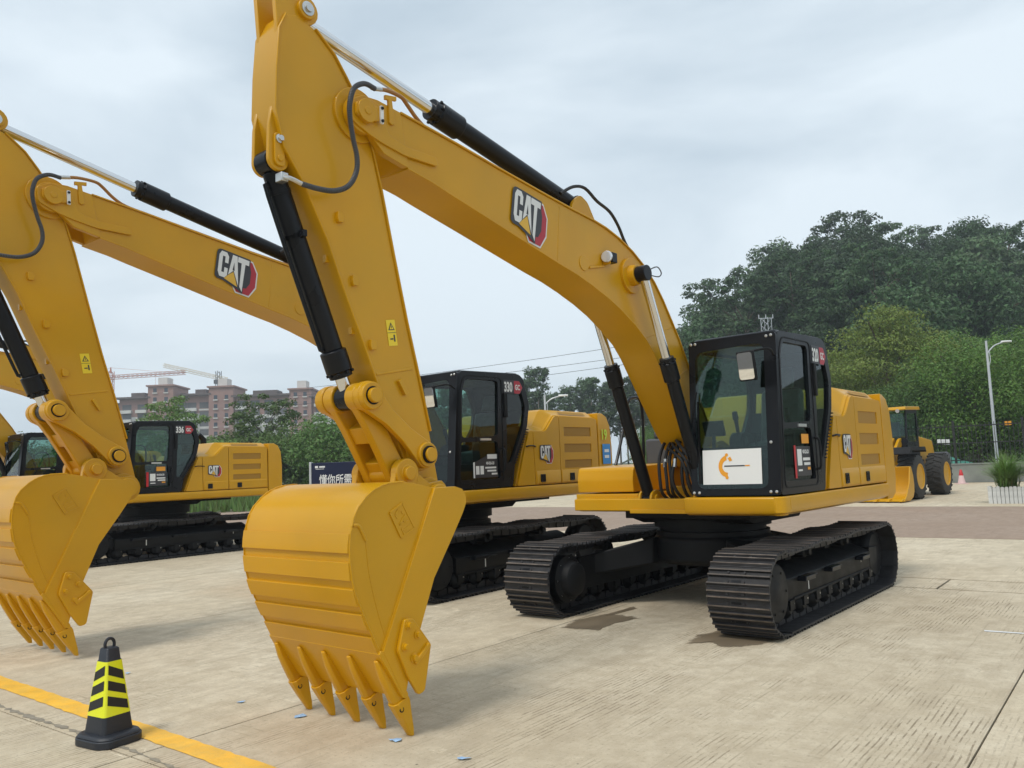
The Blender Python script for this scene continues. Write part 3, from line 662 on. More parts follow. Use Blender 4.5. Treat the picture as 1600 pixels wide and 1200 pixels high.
    for s_ in (1, -1):
        y0, y1 = YC + s_ * .178, YC + s_ * .228
        mb = MB(); mb.prism(capsule(rp, ip, .105, .10, .062), y0, y1)
        mb.cyl((rp[0], YC + s_ * .17, rp[1]), (rp[0], YC + s_ * .265, rp[1]), .105, .095, seg=26); mb.cyl((ip[0], y0, ip[1]), (ip[0], YC + s_ * .25, ip[1]), .095, .09, seg=26)
        ln = mb.build('idler_link', YEL, root, X, bevel=.006)
        for q, yo in ((rp, .30), (ip, .285)):
            mb = MB()
            mb.cyl((q[0], YC + s_ * .2, q[1]), (q[0], YC + s_ * yo, q[1]), .052, seg=20)
            mb.build('link_pin', YEL, ln, X, bevel=.004); mb = MB(); mb.cyl((q[0], YC + s_ * .25, q[1]), (q[0], YC + s_ * .268, q[1]), .064, seg=20); mb.build('pin_seal', BLKF, ln, X)
    mb = MB()                                                # H-shaped power link
    for s_ in (1, -1):
        mb.prism(capsule(rp, hp_, .095, .085, .075), YC + s_ * .085, YC + s_ * .155)
        mb.cyl((rp[0], YC + s_ * .072, rp[1]), (rp[0], YC + s_ * .168, rp[1]), .10, seg=26)
    cx_, cz_ = rp[0] * .5 + hp_[0] * .5, rp[1] * .5 + hp_[1] * .5
    dv = Vector((hp_[0] - rp[0], hp_[1] - rp[1])).normalized(); nn = Vector((-dv.y, dv.x)) * .055
    def qd(t0, t1): a = Vector(rp).lerp(Vector(hp_), t0); b = Vector(rp).lerp(Vector(hp_), t1); return [tuple(a + nn), tuple(b + nn), tuple(b - nn), tuple(a - nn)]
    mb.prism(qd(.34, .55), YC - .1, YC + .1); mb.prism(qd(.80, .95), YC - .1, YC + .1)
    mb.cyl((hp_[0], YC - .17, hp_[1]), (hp_[0], YC + .17, hp_[1]), .075, seg=24)
    mb.build('power_link', YEL, root, X, bevel=.008)
    bucket(root, X, detail)

def capsule(a, b, ra, rb, rm):
    """outline of a link: round eyes at a and b with a slimmer waist"""
    a = Vector(a); b = Vector(b); d = (b - a); L = d.length; d /= L; n = Vector((-d.y, d.x)); out = []
    th = math.degrees(math.atan2(d.y, d.x))
    out += arc(a.x, a.y, ra, th + 70, th + 290, 14)
    for t in (.35, .65): q = a + d * L * t - n * rm; out.append((q.x, q.y))
    out += arc(b.x, b.y, rb, th - 110, th + 110, 14)
    for t in (.65, .35): q = a + d * L * t + n * rm; out.append((q.x, q.y))
    return out

def bucket(root, X, detail):
    X0 = X; X = X @ Matrix(((1, 0, 0, 0), (0, .876, 0, .0724), (0, 0, 1, 0), (0, 0, 0, 1)))     # bucket sits slightly left of the stick's centre plane
    back = [(5.28, 1.535), (5.42, 1.565), (5.55, 1.585), (5.66, 1.58), (5.76, 1.555), (5.84, 1.51), (5.90, 1.455), (5.94, 1.40), (5.965, 1.33), (5.98, 1.25), (5.985, 1.18), (5.98, 1.10), (5.97, 1.02), (5.945, .925), (5.91, .845), (5.88, .78), (5.82, .66), (5.765, .555)]
    opening = [(5.575, .30), (5.52, .48), (5.44, .66), (5.31, .95), (5.12, 1.21), (5.02, 1.355)]
    side = back + [(5.70, .44), (5.61, .28)] + opening + [(4.985, 1.42), (4.985, 1.47), (5.02, 1.515), (5.09, 1.535)]
    mb = MB(); inner = []
    for i in range(len(back)):
        a = Vector(back[max(i - 1, 0)]); b = Vector(back[min(i + 1, len(back) - 1)]); d = (b - a).normalized(); inner.append((back[i][0] + d.y * .022, back[i][1] - d.x * .022))
    mb.prism(back + inner[::-1], YC - .625, YC + .625)
    mb.prism([(5.28, 1.535), (5.10, 1.50), (5.10, 1.475), (5.28, 1.51)], YC - .625, YC + .625)
    bk = mb.build('bucket', YEL, root, X, bevel=.003)
    for s_ in (1, -1):
        mb = MB(); y0 = YC + s_ * .622; mb.prism(side, y0, YC + s_ * .645)
        bar = [(5.28, 1.532), (5.755, .565), (5.605, .275)] + opening + [(4.985, 1.42), (4.985, 1.47), (5.02, 1.515), (5.09, 1.535)]
        mb.prism(bar, YC + s_ * .64, YC + s_ * .668)
        mb.tube([(5.955, YC + s_ * .646, 1.34), (5.91, YC + s_ * .648, 1.33), (5.86, YC + s_ * .648, 1.24)], .012, 8)
        mb.tube([(5.86, YC + s_ * .646, 1.24), (5.84, YC + s_ * .646, 1.05), (5.80, YC + s_ * .646, .88), (5.75, YC + s_ * .646, .72), (5.70, YC + s_ * .646, .60)], .004, 6)
        sp = mb.build('side_plate', YEL, bk, X, bevel=.003)
        if detail > 1:
            rw_ = random.Random(8)
            for ln_ in (back[2:], [(5.30, 1.49), (5.748, .575)]):
                mb = MB(); pts_ = smooth_path([Vector((x, YC + s_ * .646, z)) for x, z in ln_], 6 if len(ln_) > 2 else 40)
                mb.tube([(q.x + rw_.uniform(-.002, .002), q.y + rw_.uniform(-.001, .002), q.z + rw_.uniform(-.002, .002)) for q in pts_], .0065, 6, sub=1); mb.build('weld_bead', YEL, bk, X)
        mb = MB(); M = lambda pts: [(5.56 - (u * .55 + v * .0) * 1.0, YC + s_ * (.645 + n), 1.345 + v) for u, v, n in pts]
        dm = [(5.56, 1.45), (5.46, 1.285), (5.575, 1.235), (5.665, 1.395)]
        mb.prism(dm, YC + s_ * .640, YC + s_ * .652)
        fr = [(Vector(dm[i]) * .86 + Vector((5.565, 1.341)) * .14) for i in range(4)]
        for i in range(4):
            a = Vector(dm[i]); b = Vector(dm[(i + 1) % 4]); d = (b - a).normalized(); nn = Vector((-d.y, d.x)) * .006
            mb.prism([tuple(a + nn), tuple(b + nn), tuple(b - nn), tuple(a - nn)], YC + s_ * .645, YC + s_ * .657)
        # raised letters
        o_ = Vector(dm[0]); ux = (Vector(dm[1]) - o_); vx = (Vector(dm[3]) - o_)
        for seg_ in ([(.18, .25), (.1, .5), (.18, .75)], [(.18, .25), (.32, .28)], [(.18, .75), (.32, .72)], [(.40, .82), (.55, .2)], [(.55, .2), (.66, .82)], [(.46, .58), (.62, .58)], [(.70, .22), (.94, .22)], [(.82, .22), (.82, .85)]):
            for i in range(len(seg_) - 1):
                a = o_ + ux * seg_[i][0] + vx * (1 - seg_[i][1]); b = o_ + ux * seg_[i + 1][0] + vx * (1 - seg_[i + 1][1]); d = (b - a).normalized(); nn = Vector((-d.y, d.x)) * .007
                mb.prism([tuple(a + nn), tuple(b + nn), tuple(b - nn), tuple(a - nn)], YC + s_ * .648, YC + s_ * .657)
        mb.build('raised_emblem', YEL, bk, X, smooth=0)
        cut = rounded([(5.60, .735), (5.53, .73), (5.38, .545), (5.445, .27), (5.50, .255), (5.575, .37), (5.66, .55)], .02)
        mb = MB(); mb.prism(cut, YC + s_ * .668, YC + s_ * .70)
        M_ = Matrix.Rotation(RAD(38), 3, 'Y'); mb.box((5.47, YC + s_ * .708, .505), (.16, .03, .028), M=M_)
        sc = mb.build('side_cutter', YEL, bk, X, bevel=.005)
        mb = MB()
        for x, z in ((5.57, .695), (5.50, .625), (5.605, .57), (5.535, .49)): mb = MB(); mb.revolve((x, YC + s_ * .70, z), (0, s_, 0), [(0, .03), (.008, .03), (.009, .02), (.03, .018), (.03, 0.001)], 10); mb.build('cutter_bolt', YEL, bk, X)
    def onback(z):
        for i in range(len(back) - 1):
            if i > 3 and back[i][1] >= z >= back[i + 1][1]:
                t = (back[i][1] - z) / (back[i][1] - back[i + 1][1]); return Vector(back[i]).lerp(Vector(back[i + 1]), t)
    for z1, z0 in ((1.29, 1.175), (1.125, 1.015), (.965, .86), (.81, .71), (.665, .56)):
        a, m_, b = onback(z1), onback((z1 + z0) / 2), onback(z0)
        d = (a - b).normalized(); nn = Vector((d.y, -d.x)) * .017
        mb = MB(); mb.prism([tuple(a + nn), tuple(m_ + nn), tuple(b + nn), tuple(b - nn * .3), tuple(m_ - nn * .3), tuple(a - nn * .3)], YC - .645, YC + .645)
        mb.build('wear_strip', YEL, bk, X, bevel=.0025)
    mb = MB(); mb.prism([(5.772, .572), (5.785, .552), (5.605, .258), (5.565, .245), (5.56, .275), (5.735, .56)], YC - .665, YC + .665)
    mb.build('cutting_edge', YEL, bk, X, bevel=.0025)
    for k in range(5):
        y = YC + (-.6 + .3 * k)
        mb = MB()
        # adapter: straddles the lip
        def sec(c, hx, hy, ang=31):
            d = Vector((math.cos(RAD(ang)), -math.sin(RAD(ang)))); return [(c[0] + d.x * a, y + b, c[1] + d.y * a) for a, b in ((-hx, -hy), (hx * .6, -hy), (hx, -hy * .5), (hx, hy * .5), (hx * .6, hy), (-hx, hy))]
        mb.loft([sec((5.770, .505), .008, .020, 35), sec((5.728, .425), .024, .032, 35), sec((5.675, .335), .034, .038, 33), sec((5.628, .265), .044, .040, 28), sec((5.600, .215), .038, .036, 22)])
        mb.build('tooth_adapter', YEL, bk, X, bevel=.005)
        mb = MB(); mb.loft([sec((5.605, .238), .058, .054, 24), sec((5.592, .215), .058, .054, 18), sec((5.560, .135), .044, .042, 10), sec((5.522, .05), .026, .034, 4), sec((5.503, .0), .012, .030, 0)])
        mb.build('tooth_tip', YEL, bk, X, bevel=.003)
        mb = MB(); mb.revolve((5.605, y + .046, .185), (0, 1, 0), [(0, .017), (.006, .017), (.006, .012), (.003, .012), (.003, .001)], 12); mb.build('tooth_pin', BLKF, bk, X)
    for s_ in (1, -1):
        mb = MB(); ear = arc(5.15, 1.635, .105, 20, 180, 10) + [(4.93, 1.56)] + arc(4.865, 1.46, .13, 120, 280, 8) + [(5.05, 1.30), (5.22, 1.48), (5.29, 1.535), (5.27, 1.565)]
        mb.prism(ear, YC + s_ * .185, YC + s_ * .235); mb.cyl((5.15, YC + s_ * .18, 1.635), (5.15, YC + s_ * .25, 1.635), .105, seg=26); mb.cyl((5.15, YC + s_ * .2, 1.635), (5.15, YC + s_ * .285, 1.635), .05, seg=20)
        mb.cyl((5.15, YC + s_ * .24, 1.635), (5.15, YC + s_ * .256, 1.635), .062, seg=20)
        mb.cyl((4.865, YC + s_ * .16, 1.46), (4.865, YC + s_ * .28, 1.46), .09, seg=20)
        mb.build('bucket_ear', YEL, bk, X0, bevel=.006)
# ------------------------------------------------------------------ excavator upper structure
CABP = [(1.15, 1.27), (1.035, 2.80), (0.97, 2.94), (-0.27, 2.965), (-0.37, 2.90), (-0.485, 2.50), (-0.42, 2.16), (-0.11, 1.60), (-0.05, 1.27)]
def side_plate_obj(name, outer, holes, y, t, m, parent, xf, bevel=.004):
    """plate in the XZ plane at y"""
    v, f = plate_mesh(outer, holes, t); mb = MB(); mb.add([(a, y - c, b) for a, b, c in v], f)
    return mb.build(name, m, parent, xf, bevel=bevel)
def cab(root, X, model, sticker, placard=False, detail=2):
    Y0, Y1 = .375, 1.36
    doorw = rounded([(.98, 1.99), (.945, 2.66), (.88, 2.83), (.20, 2.84), (.24, 2.02)], .07)
    doorl = rounded([(1.03, 1.40), (.99, 1.93), (.26, 1.95), (.20, 1.40)], .05)
    rearw = rounded([(.06, 1.62), (.02, 2.79), (-.28, 2.80), (-.39, 2.48), (-.33, 2.17), (-.04, 1.62)], .05)
    outer = rounded(CABP, .05)
    mb = MB(); mb.bb(-.04, 1.10, Y0 + .02, Y1 - .02, 1.275, 1.33)
    cb = mb.build('cab', BLK, root, X, bevel=.006)
    side_plate_obj('cab_side_frame', outer, [doorw, doorl, rearw], Y1 - .022, .044, BLK, cb, X, .008)
    rw = rounded([(.98, 1.75), (.93, 2.80), (-.25, 2.82), (-.38, 2.48), (-.33, 2.2), (.0, 1.75)], .07)
    side_plate_obj('cab_side_frame', outer, [rw], Y0 + .022, .044, BLK, cb, X, .006)
    # front frame, leaning back a little
    th = math.atan2(1.15 - 1.035, 2.80 - 1.27)
    def fmap(v, n=0.0):
        out = []
        for u, h, c in v:
            out.append((1.15 - h * math.sin(th) + (c + n) * math.cos(th), u, 1.27 + h * math.cos(th) + (c + n) * math.sin(th)))
        return out
    H = 1.66
    fo = rounded([(Y0, 0), (Y1, 0), (Y1, H), (Y0, H)], .05)
    fh = rounded([(Y0 + .07, .07), (Y1 - .13, .07), (Y1 - .13, H - .10), (Y0 + .07, H - .13)], .10)
    v, f = plate_mesh(fo, [fh], .05); mb = MB(); mb.add(fmap(v, -.02), f)
    mb.build('windscreen_frame', BLK, cb, X, bevel=.008)
    mb = MB(); v, f = plate_mesh(fh, [], .006); mb.add(fmap(v, .0), f); mb.build('windscreen', GLASS, cb, X, smooth=0)
    mb = MB(); mb.add(fmap([(Y0 + .07, .47, -.03), (Y1 - .13, .47, -.03), (Y1 - .13, .50, -.03), (Y0 + .07, .50, -.03), (Y0 + .07, .47, -.01), (Y1 - .13, .47, -.01), (Y1 - .13, .50, -.01), (Y0 + .07, .50, -.01)]), [(0, 1, 2, 3), (4, 5, 6, 7), (0, 1, 5, 4), (2, 3, 7, 6)])
    mb.build('windscreen_bar', BLKF, cb, X, smooth=0)
    for nm, w in (('door_window', doorw), ('door_window', doorl), ('quarter_window', rearw)): side_plate_obj(nm, w, [], Y1 - .03, .006, GLASS, cb, X, 0)
    side_plate_obj('side_window', rw, [], Y0 + .03, .006, GLASS, cb, X, 0)
    # roof and rear frame
    mb = MB(); mb.prism([(1.0, 2.90), (.95, 2.955), (-.26, 2.985), (-.36, 2.93), (-.36, 2.88), (.98, 2.86)], Y0 + .03, Y1 - .03)
    mb.build('roof', BLK, cb, X, bevel=.02)
    mb = MB(); mb.prism([(-.37, 2.90), (-.485, 2.50), (-.47, 2.42), (-.44, 2.42), (-.455, 2.50), (-.34, 2.90)], Y0 + .03, Y1 - .03)
    mb.prism([(-.42, 2.16), (-.11, 1.60), (-.05, 1.27), (-.02, 1.27), (-.08, 1.62), (-.39, 2.18)], Y0 + .03, Y1 - .03)
    for y in (Y0 + .03, Y1 - .08): mb.prism([(-.475, 2.44), (-.42, 2.16), (-.39, 2.16), (-.445, 2.44)], y, y + .05)
    mb.build('rear_frame', BLK, cb, X, bevel=.006)
    mb = MB(); mb.prism([(-.465, 2.44), (-.415, 2.16), (-.41, 2.16), (-.46, 2.44)], Y0 + .08, Y1 - .08); mb.build('rear_window', GLASS, cb, X, smooth=0)
    # door seams, frame lines, handles
    mb = MB()
    dr = rounded([(1.06, 1.33), (.985, 2.74), (.90, 2.885), (.12, 2.89), (.14, 1.33)], .08)
    v, f = plate_mesh(dr, [rounded([(1.045, 1.345), (.972, 2.73), (.89, 2.873), (.135, 2.878), (.155, 1.345)], .08)], .01); mb.add([(a, Y1 + .001 - c, b) for a, b, c in v], f)
    mb.build('door_seal', BLKF, cb, X, smooth=0)
    mb = MB(); mb.bb(.04, .10, Y1, Y1 + .03, 2.30, 2.66); mb.build('door_hinge', BLKF, cb, X, bevel=.006); mb = MB(); mb.bb(.40, .62, Y1, Y1 + .012, 1.955, 1.985); mb.build('door_trim', ZINC, cb, X); mb = MB(); mb.tube([(.17, Y1 + .0, 1.50), (.17, Y1 + .05, 1.54), (.17, Y1 + .05, 1.80), (.17, Y1, 1.84)], .014, 8)
    mb.build('door_handle', BLKF, cb, X, bevel=.006)
    # wiper, mirror, lamps, bolts
    mb = MB(); mb.add(fmap([(Y0 + .10, .12, .03), (Y0 + .13, .12, .03), (Y0 + .115, 1.0, .035), (Y0 + .10, 1.0, .035)]), [(0, 1, 2, 3)]); mb.tube([Vector(q) for q in fmap([(Y0 + .02, .35, .05), (Y0 + .05, .75, .06), (Y0 + .10, 1.1, .04)])], .01, 6)
    mb.build('wiper', BLKF, cb, X)
    mb = MB(); mb.tube([(1.07, Y1 - .02, 2.68), (1.20, Y1 - .01, 2.73), (1.32, Y1 - .12, 2.71), (1.33, Y1 - .16, 2.68)], .012, 8)
    mb.build('mirror_arm', BLKF, cb, X); mb = MB(); MR = Matrix.Rotation(RAD(-8), 3, 'Z') @ Matrix.Rotation(RAD(8), 3, 'Y'); mb.box((1.34, Y1 - .19, 2.565), (.035, .20, .30), M=MR); mb.build('mirror_housing', BLKF, cb, X, bevel=.014)
    mb = MB(); v, f = plate_mesh(rrect(-.085, .085, -.135, .135, .025), [], .004); mb.add([Vector((1.34, Y1 - .19, 2.565)) + MR @ Vector((.0225 + c, a, b)) for a, b, c in v], f); mb.build('mirror_glass', MIRROR, cb, X, smooth=0)
    for u, h in ((Y0 + .03, .03), (Y0 + .09, .03), (Y1 - .05, .035), (Y1 - .11, .035), (Y0 + .03, H - .03), (Y0 + .08, H - .03), (Y1 - .05, H - .035), (Y1 - .10, H - .04), (Y1 - .09, .53), (Y0 + .02, .50)):
        p = Vector(fmap([(u, h, .004)])[0]); d = Vector((math.cos(th), 0, math.sin(th))); mb = MB(); mb.revolve(p, d, [(0, .016), (.006, .016), (.012, .010), (.012, .001)], 10); mb.build('frame_bolt', ZINC, cb, X)
    if detail > 1:
        mb = MB()                                            # louvres down the rear edge of the cab
        for k in range(14):
            t = k / 13; x = -.40 + t * .30; z = 2.12 - t * .50; mb.box((x - .012, Y1 - .0, z), (.05, .02, .014))
        mb.build('cab_louvre', BLKF, cb, X)
    # interior
    mb = MB(); mb.prism(rounded([(.38, 1.62), (-.05, 1.62), (-.10, 1.74), (-.22, 2.35), (-.17, 2.42), (-.08, 2.40), (.02, 1.84), (.40, 1.80)], .05), .68, 1.14); mb.prism(rounded([(-.20, 2.42), (-.24, 2.66), (-.17, 2.68), (-.10, 2.44)], .04), .78, 1.04)
    mb.build('operator_seat', SEATM, cb, X, bevel=.03, seg=3)
    mb = MB()
    for y in (.60, 1.20): mb.prism(rounded([(.50, 1.45), (-.15, 1.45), (-.15, 1.90), (.44, 1.94), (.52, 1.86)], .05), y - .07, y + .07); mb.cyl((.42, y, 1.92), (.46, y, 2.10), .018, .024, seg=10); mb.cyl((.46, y, 2.08), (.48, y, 2.17), .034, .028, seg=10)
    mb.bb(-.1, .45, .66, 1.16, 1.32, 1.62); mb.prism([(.82, 1.33), (.95, 1.33), (.92, 1.55), (.86, 1.62)], .75, 1.05)
    for y in (.86, .97): mb.tube([(.86, y, 1.58), (.80, y, 1.75), (.78, y, 1.88)], .012, 6)
    mb.build('control_console', CABIN, cb, X, bevel=.01)
    mb = MB(); mb.box((.80, .50, 1.98), (.04, .24, .17), M=Matrix.Rotation(RAD(18), 3, 'Y')); mb.cyl((.86, .48, 1.33), (.81, .50, 1.92), .02, seg=8); mb.build('monitor', CABIN, cb, X, bevel=.01)
    mb = MB(); mb.bb(-.35, .9, Y0 + .06, Y1 - .06, 2.845, 2.86); mb.bb(-.05, 1.05, Y0 + .05, Y0 + .065, 1.33, 1.74); mb.build('cab_lining', CABIN, cb, X)
    if detail > 0:
        # model number and maker's plate
        mb = MB(); q = lambda pts: to_side(pts, .07, Y1 + .004, 2.69, 1.28)
        poly_sheet(mb, rounded([(-.01, -.025), (.27, -.025), (.33, .055), (.27, .135), (-.01, .135)], .015), 0.0, q, 3)
        poly_sheet(mb, rounded([(.17, -.02), (.265, -.02), (.32, .055), (.265, .13), (.17, .13)], .015), 0.002, q, 2)
        v, f = text_geo(model, .155, .62, .006); mb.add(q([(a - .005, b, .004) for a, b, c in v]), f, 0)
        v, f = text_geo('GC', .085, .72, .003); mb.add(q([(a + .185, b + .025, .004) for a, b, c in v]), f, 0)
        mb.build('model_number', [LWHITE, LDARK, LRED, LDARK], cb, X, smooth=0)
        # stickers on the door glass
        mb = MB(); q = lambda pts: to_side(pts, .80, Y1 - .02, 1.42, 1.0)
        if sticker == 'red':
            mb.add(q([(.13, .02, 0), (.53, .02, 0), (.53, .33, 0), (.13, .33, 0)]), [(0, 1, 2, 3)], 1)
            poly_sheet(mb, [(.08, .0), (.13, .0), (.13, .34), (.08, .34)], .001, q, 2)
            poly_sheet(mb, [(.16, .13), (.28, .13), (.28, .30), (.16, .30)], .002, q, 0)
            poly_sheet(mb, [(.17, .07), (.28, .07), (.28, .09), (.17, .09)], .002, q, 0)
            v, f = text_geo('400-0226-228', .055, .55, .002); mb.add(q([(a + .305, b + .255, .003) for a, b, c in v]), f, 0)
            for k, (x0, x1) in enumerate(((.305, .50), (.33, .50), (.42, .50))): poly_sheet(mb, [(x0, .18 - k * .05), (x1, .18 - k * .05), (x1, .21 - k * .05), (x0, .21 - k * .05)], .003, q, 0 if k < 2 else 3)
            poly_sheet(mb, [(.30, .36), (.50, .36), (.50, .46), (.30, .46)], .003, q, 3)
        else:
            mb.add(q([(.06, .0, 0), (.56, .0, 0), (.56, .34, 0), (.40, .34, 0), (.06, .22, 0)]), [(0, 1, 2, 3, 4)], 1)
            poly_sheet(mb, [(.05, 0), (.08, 0), (.08, .23), (.05, .22)], .001, q, 0)
            poly_sheet(mb, [(.34, .27), (.54, .27), (.54, .335), (.34, .335)], .002, q, 0)
            for x0 in (.10, .19): poly_sheet(mb, [(x0, .05), (x0 + .07, .05), (x0 + .07, .17), (x0, .17)], .002, q, 0)
            v, f = text_geo('400-0226-228', .055, .55, .002); mb.add(q([(a + .31, b + .19, .003) for a, b, c in v]), f, 0)
            for k, (x0, x1) in enumerate(((.29, .52), (.33, .52), (.42, .54))): poly_sheet(mb, [(x0, .13 - k * .045), (x1, .13 - k * .045), (x1, .155 - k * .045), (x0, .155 - k * .045)], .003, q, 0)
        mb.build('door_sticker', [WHITE, LDARK, RED, ORANGE], cb, X, smooth=0)
    if placard:
        mb = MB(); fm = lambda pts: fmap([(u, v, c + .012) for u, v, c in pts])
        W0, W1, Z0, Z1 = .515, 1.165, .115, .475
        mb.add(fm([(W0, Z0, 0), (W1, Z0, 0), (W1, Z1, 0), (W0, Z1, 0), (W0, Z0, -.006), (W1, Z0, -.006), (W1, Z1, -.006), (W0, Z1, -.006)]), [(0, 1, 2, 3), (4, 5, 6, 7), (0, 1, 5, 4), (1, 2, 6, 5), (2, 3, 7, 6), (3, 0, 4, 7)], 0)
        cx_, cz_ = .80, .30
        ring = [(cx_ + .105 * math.cos(RAD(a)), cz_ + .115 * math.sin(RAD(a))) for a in range(100, 275, 8)] + [(cx_ + .062 * math.cos(RAD(a)), cz_ + .065 * math.sin(RAD(a))) for a in range(268, 95, -8)]
        mb.add(fm([(a, b, .002) for a, b in ring]), [tuple(range(len(ring)))], 1)
        for (dx, dz, r) in ((-.012, -.115, .018), (-.012, .118, .018)):
            c_ = [(cx_ + dx + r * math.cos(RAD(a)), cz_ + dz + r * math.sin(RAD(a)), .003) for a in range(0, 360, 30)]; mb.add(fm(c_), [tuple(range(12))], 1)
        mb.add(fm([(cx_ + .0, cz_ + .085, .003), (cx_ + .03, cz_ + .10, .003), (cx_ + .05, cz_ + .06, .003), (cx_ + .02, cz_ + .05, .003)]), [(0, 1, 2, 3)], 1)
        mb.add(fm([(cx_ - .04, cz_ - .003, .003), (cx_ + .185, cz_ - .003, .003), (cx_ + .185, cz_ + .009, .003), (cx_ - .04, cz_ + .009, .003)]), [(0, 1, 2, 3)], 2)
        mb.add(fm([(cx_ + .19, cz_ - .003, .003), (cx_ + .24, cz_ - .003, .003), (cx_ + .24, cz_ + .009, .003), (cx_ + .19, cz_ + .009, .003)]), [(0, 1, 2, 3)], 1)
        mb.build('windscreen_placard', [WHITE, ORANGE, LDARK], cb, X, smooth=0)
    return cb

def upper(root, X, detail=2, extras=None, boxy=-1.385):
    # deck and skirts
    mb = MB(); mb.bb(-2.2, 1.05, -1.25, 1.25, 1.10, 1.235); mb.bb(-.6, 1.0, -.5, .34, 1.09, 1.20)
    dk = mb.build('deck', YEL, root, X, bevel=.01)
    mb = MB(); ys = 1.39
    prof = lambda x, y=ys: [(x, y - .30, 1.255), (x, y - .004, 1.255), (x, y, 1.245), (x, y, 1.13), (x, y - .02, 1.09), (x, y - .07, 1.065), (x, y - .30, 1.06)]
    mb.loft([prof(1.02), prof(-2.22)])
    mb.build('side_skirt', YEL, dk, X, bevel=.006)
    mb = MB()                                                # front apron below the cab
    zz = [(1.245, 0), (1.255, -.01), (1.235, .012), (1.12, .012), (1.085, -.03), (1.07, -.09)]
    pf = [(1.185, 1.255), (1.20, 1.24), (1.20, 1.125), (1.18, 1.085), (1.12, 1.065), (.7, 1.06), (.7, 1.255)]
    mb.prism(pf, .30, 1.30)
    c1 = [(1.185, 1.30), (1.20, 1.30), (1.19, 1.36), (1.16, 1.385), (1.08, 1.39), (1.0, 1.39), (.9, 1.3)]
    mb.zprism([(1.20, 1.298), (1.192, 1.345), (1.165, 1.375), (1.12, 1.388), (1.018, 1.39), (1.018, 1.2), (1.1, 1.2)], 1.09, 1.255)
    mb.zprism([(1.17, 1.298), (1.165, 1.335), (1.14, 1.355), (1.10, 1.362), (1.018, 1.365), (1.018, 1.2), (1.1, 1.2)], 1.065, 1.09)
    mb.build('front_apron', YEL, dk, X, bevel=.012, seg=3)
    mb = MB(); mb.bb(-1.6, .8, -.7, .85, 1.0, 1.095); mb.prism([(.5, .93), (.75, 1.0), (-.9, 1.0), (-.8, .93)], -.65, .75); mb.build('belly_guard', BLKF, dk, X, bevel=.01)
    # boom foot brackets, lift cylinder brackets
    mb = MB()
    for s_ in (-1, 1):
        mb.prism(rounded([(-.35, 1.2), (-.1, 1.72), (.30, 1.88), (.52, 1.80), (.60, 1.2)], .12), YC + s_ * .255 - .02, YC + s_ * .255 + .02)
        for k in (-.075, .075): mb.prism(rounded([(.60, 1.09), (.78, 1.27), (.90, 1.345), (1.02, 1.30), (1.06, 1.09)], .06), YC + s_ * .345 + k - .014, YC + s_ * .345 + k + .014)
        mb.cyl((.92, YC + s_ * .345 - .11, 1.235), (.92, YC + s_ * .345 + .11, 1.235), .05, seg=18)
    mb.cyl((.37, YC - .33, 1.69), (.37, YC + .33, 1.69), .07, seg=20)
    mb.bb(.2, 1.08, -.46, .30, 1.075, 1.12); mb.prism([(.62, 1.1), (.62, 1.36), (.60, 1.36), (.58, 1.1)], -.18, .32)
    mb.build('boom_bracket', YEL, dk, X, bevel=.006)
    # right front tool box
    mb = MB(); Z0 = 1.30
    mb.prism(rounded([(.82, 1.09, .09), (.82, 1.285), (-.1, 1.285), (-.1, 1.07), (.74, 1.07, .05)], .012), boxy, -.50)
    tb = mb.build('tool_box_base', YEL, root, X, bevel=.02, seg=3)
    mb = MB(); mb.prism(rounded([(.80, 1.305, .01), (.805, 1.45, .02), (.775, 1.60, .05), (-.1, 1.625, .03), (-.1, 1.305)], .02), boxy + .02, -.57)
    mb.build('tool_box', YEL, root, X, bevel=.03, seg=3)
    mb = MB(); mb.revolve((.815, -.66, 1.175), (1, 0, 0), [(0, .062), (.012, .062), (.012, .05), (-.02, .045)], 22, 0); mb.bb(.80, .822, -.662, -.645, 1.14, 1.21, 1); mb.bb(.80, .822, -.637, -.625, 1.145, 1.205, 1)
    mb.build('head_lamp', [BLK, LENS], tb, X)
    mb = MB(); mb.bb(-1.3, -.12, -1.37, -.55, 1.2, 1.60); mb.build('fuel_tank', YEL, root, X, bevel=.03, seg=3)
    mb = MB(); mb.tube([(.07, -1.28, 1.62), (-.0, -1.28, 1.75), (-.20, -1.28, 2.18), (-.30, -1.28, 2.45), (-.45, -1.28, 2.52), (-.62, -1.28, 2.48), (-.66, -1.28, 2.2), (-.62, -1.28, 1.62)], .02, 8, sub=3)
    mb.build('handrail', BLK, root, X)
    mb = MB(); mb.bb(-1.25, -.55, -1.2, -.62, 1.60, 1.95); mb.bb(-1.1, -.6, -1.1, -.68, 1.95, 2.05); mb.build('filter_housing', GREYP, root, X, bevel=.03)
    # engine housing
    P = [(-.14, 1.262), (-.30, 1.72), (-.45, 2.15), (-.50, 2.185), (-.70, 2.185), (-.76, 2.215), (-.90, 2.42), (-.96, 2.455), (-2.17, 2.44), (-2.24, 2.40), (-2.25, 1.262)]
    Q = [(-.14, 1.262), (-.30, 1.72), (-.45, 2.10), (-.52, 2.11), (-.80, 2.105), (-.87, 2.135), (-1.06, 2.33), (-1.12, 2.36), (-2.17, 2.345), (-2.24, 2.33), (-2.25, 1.262)]
    mb = MB(); mb.loft([[(x, 1.325, z) for x, z in Q], [(x, 1.29, z + .01) for x, z in [(a, b) for a, b in Q]], [(x, 1.20, z) for x, z in P], [(x, -.30, z) for x, z in P], [(x, -.42, z) for x, z in Q]])
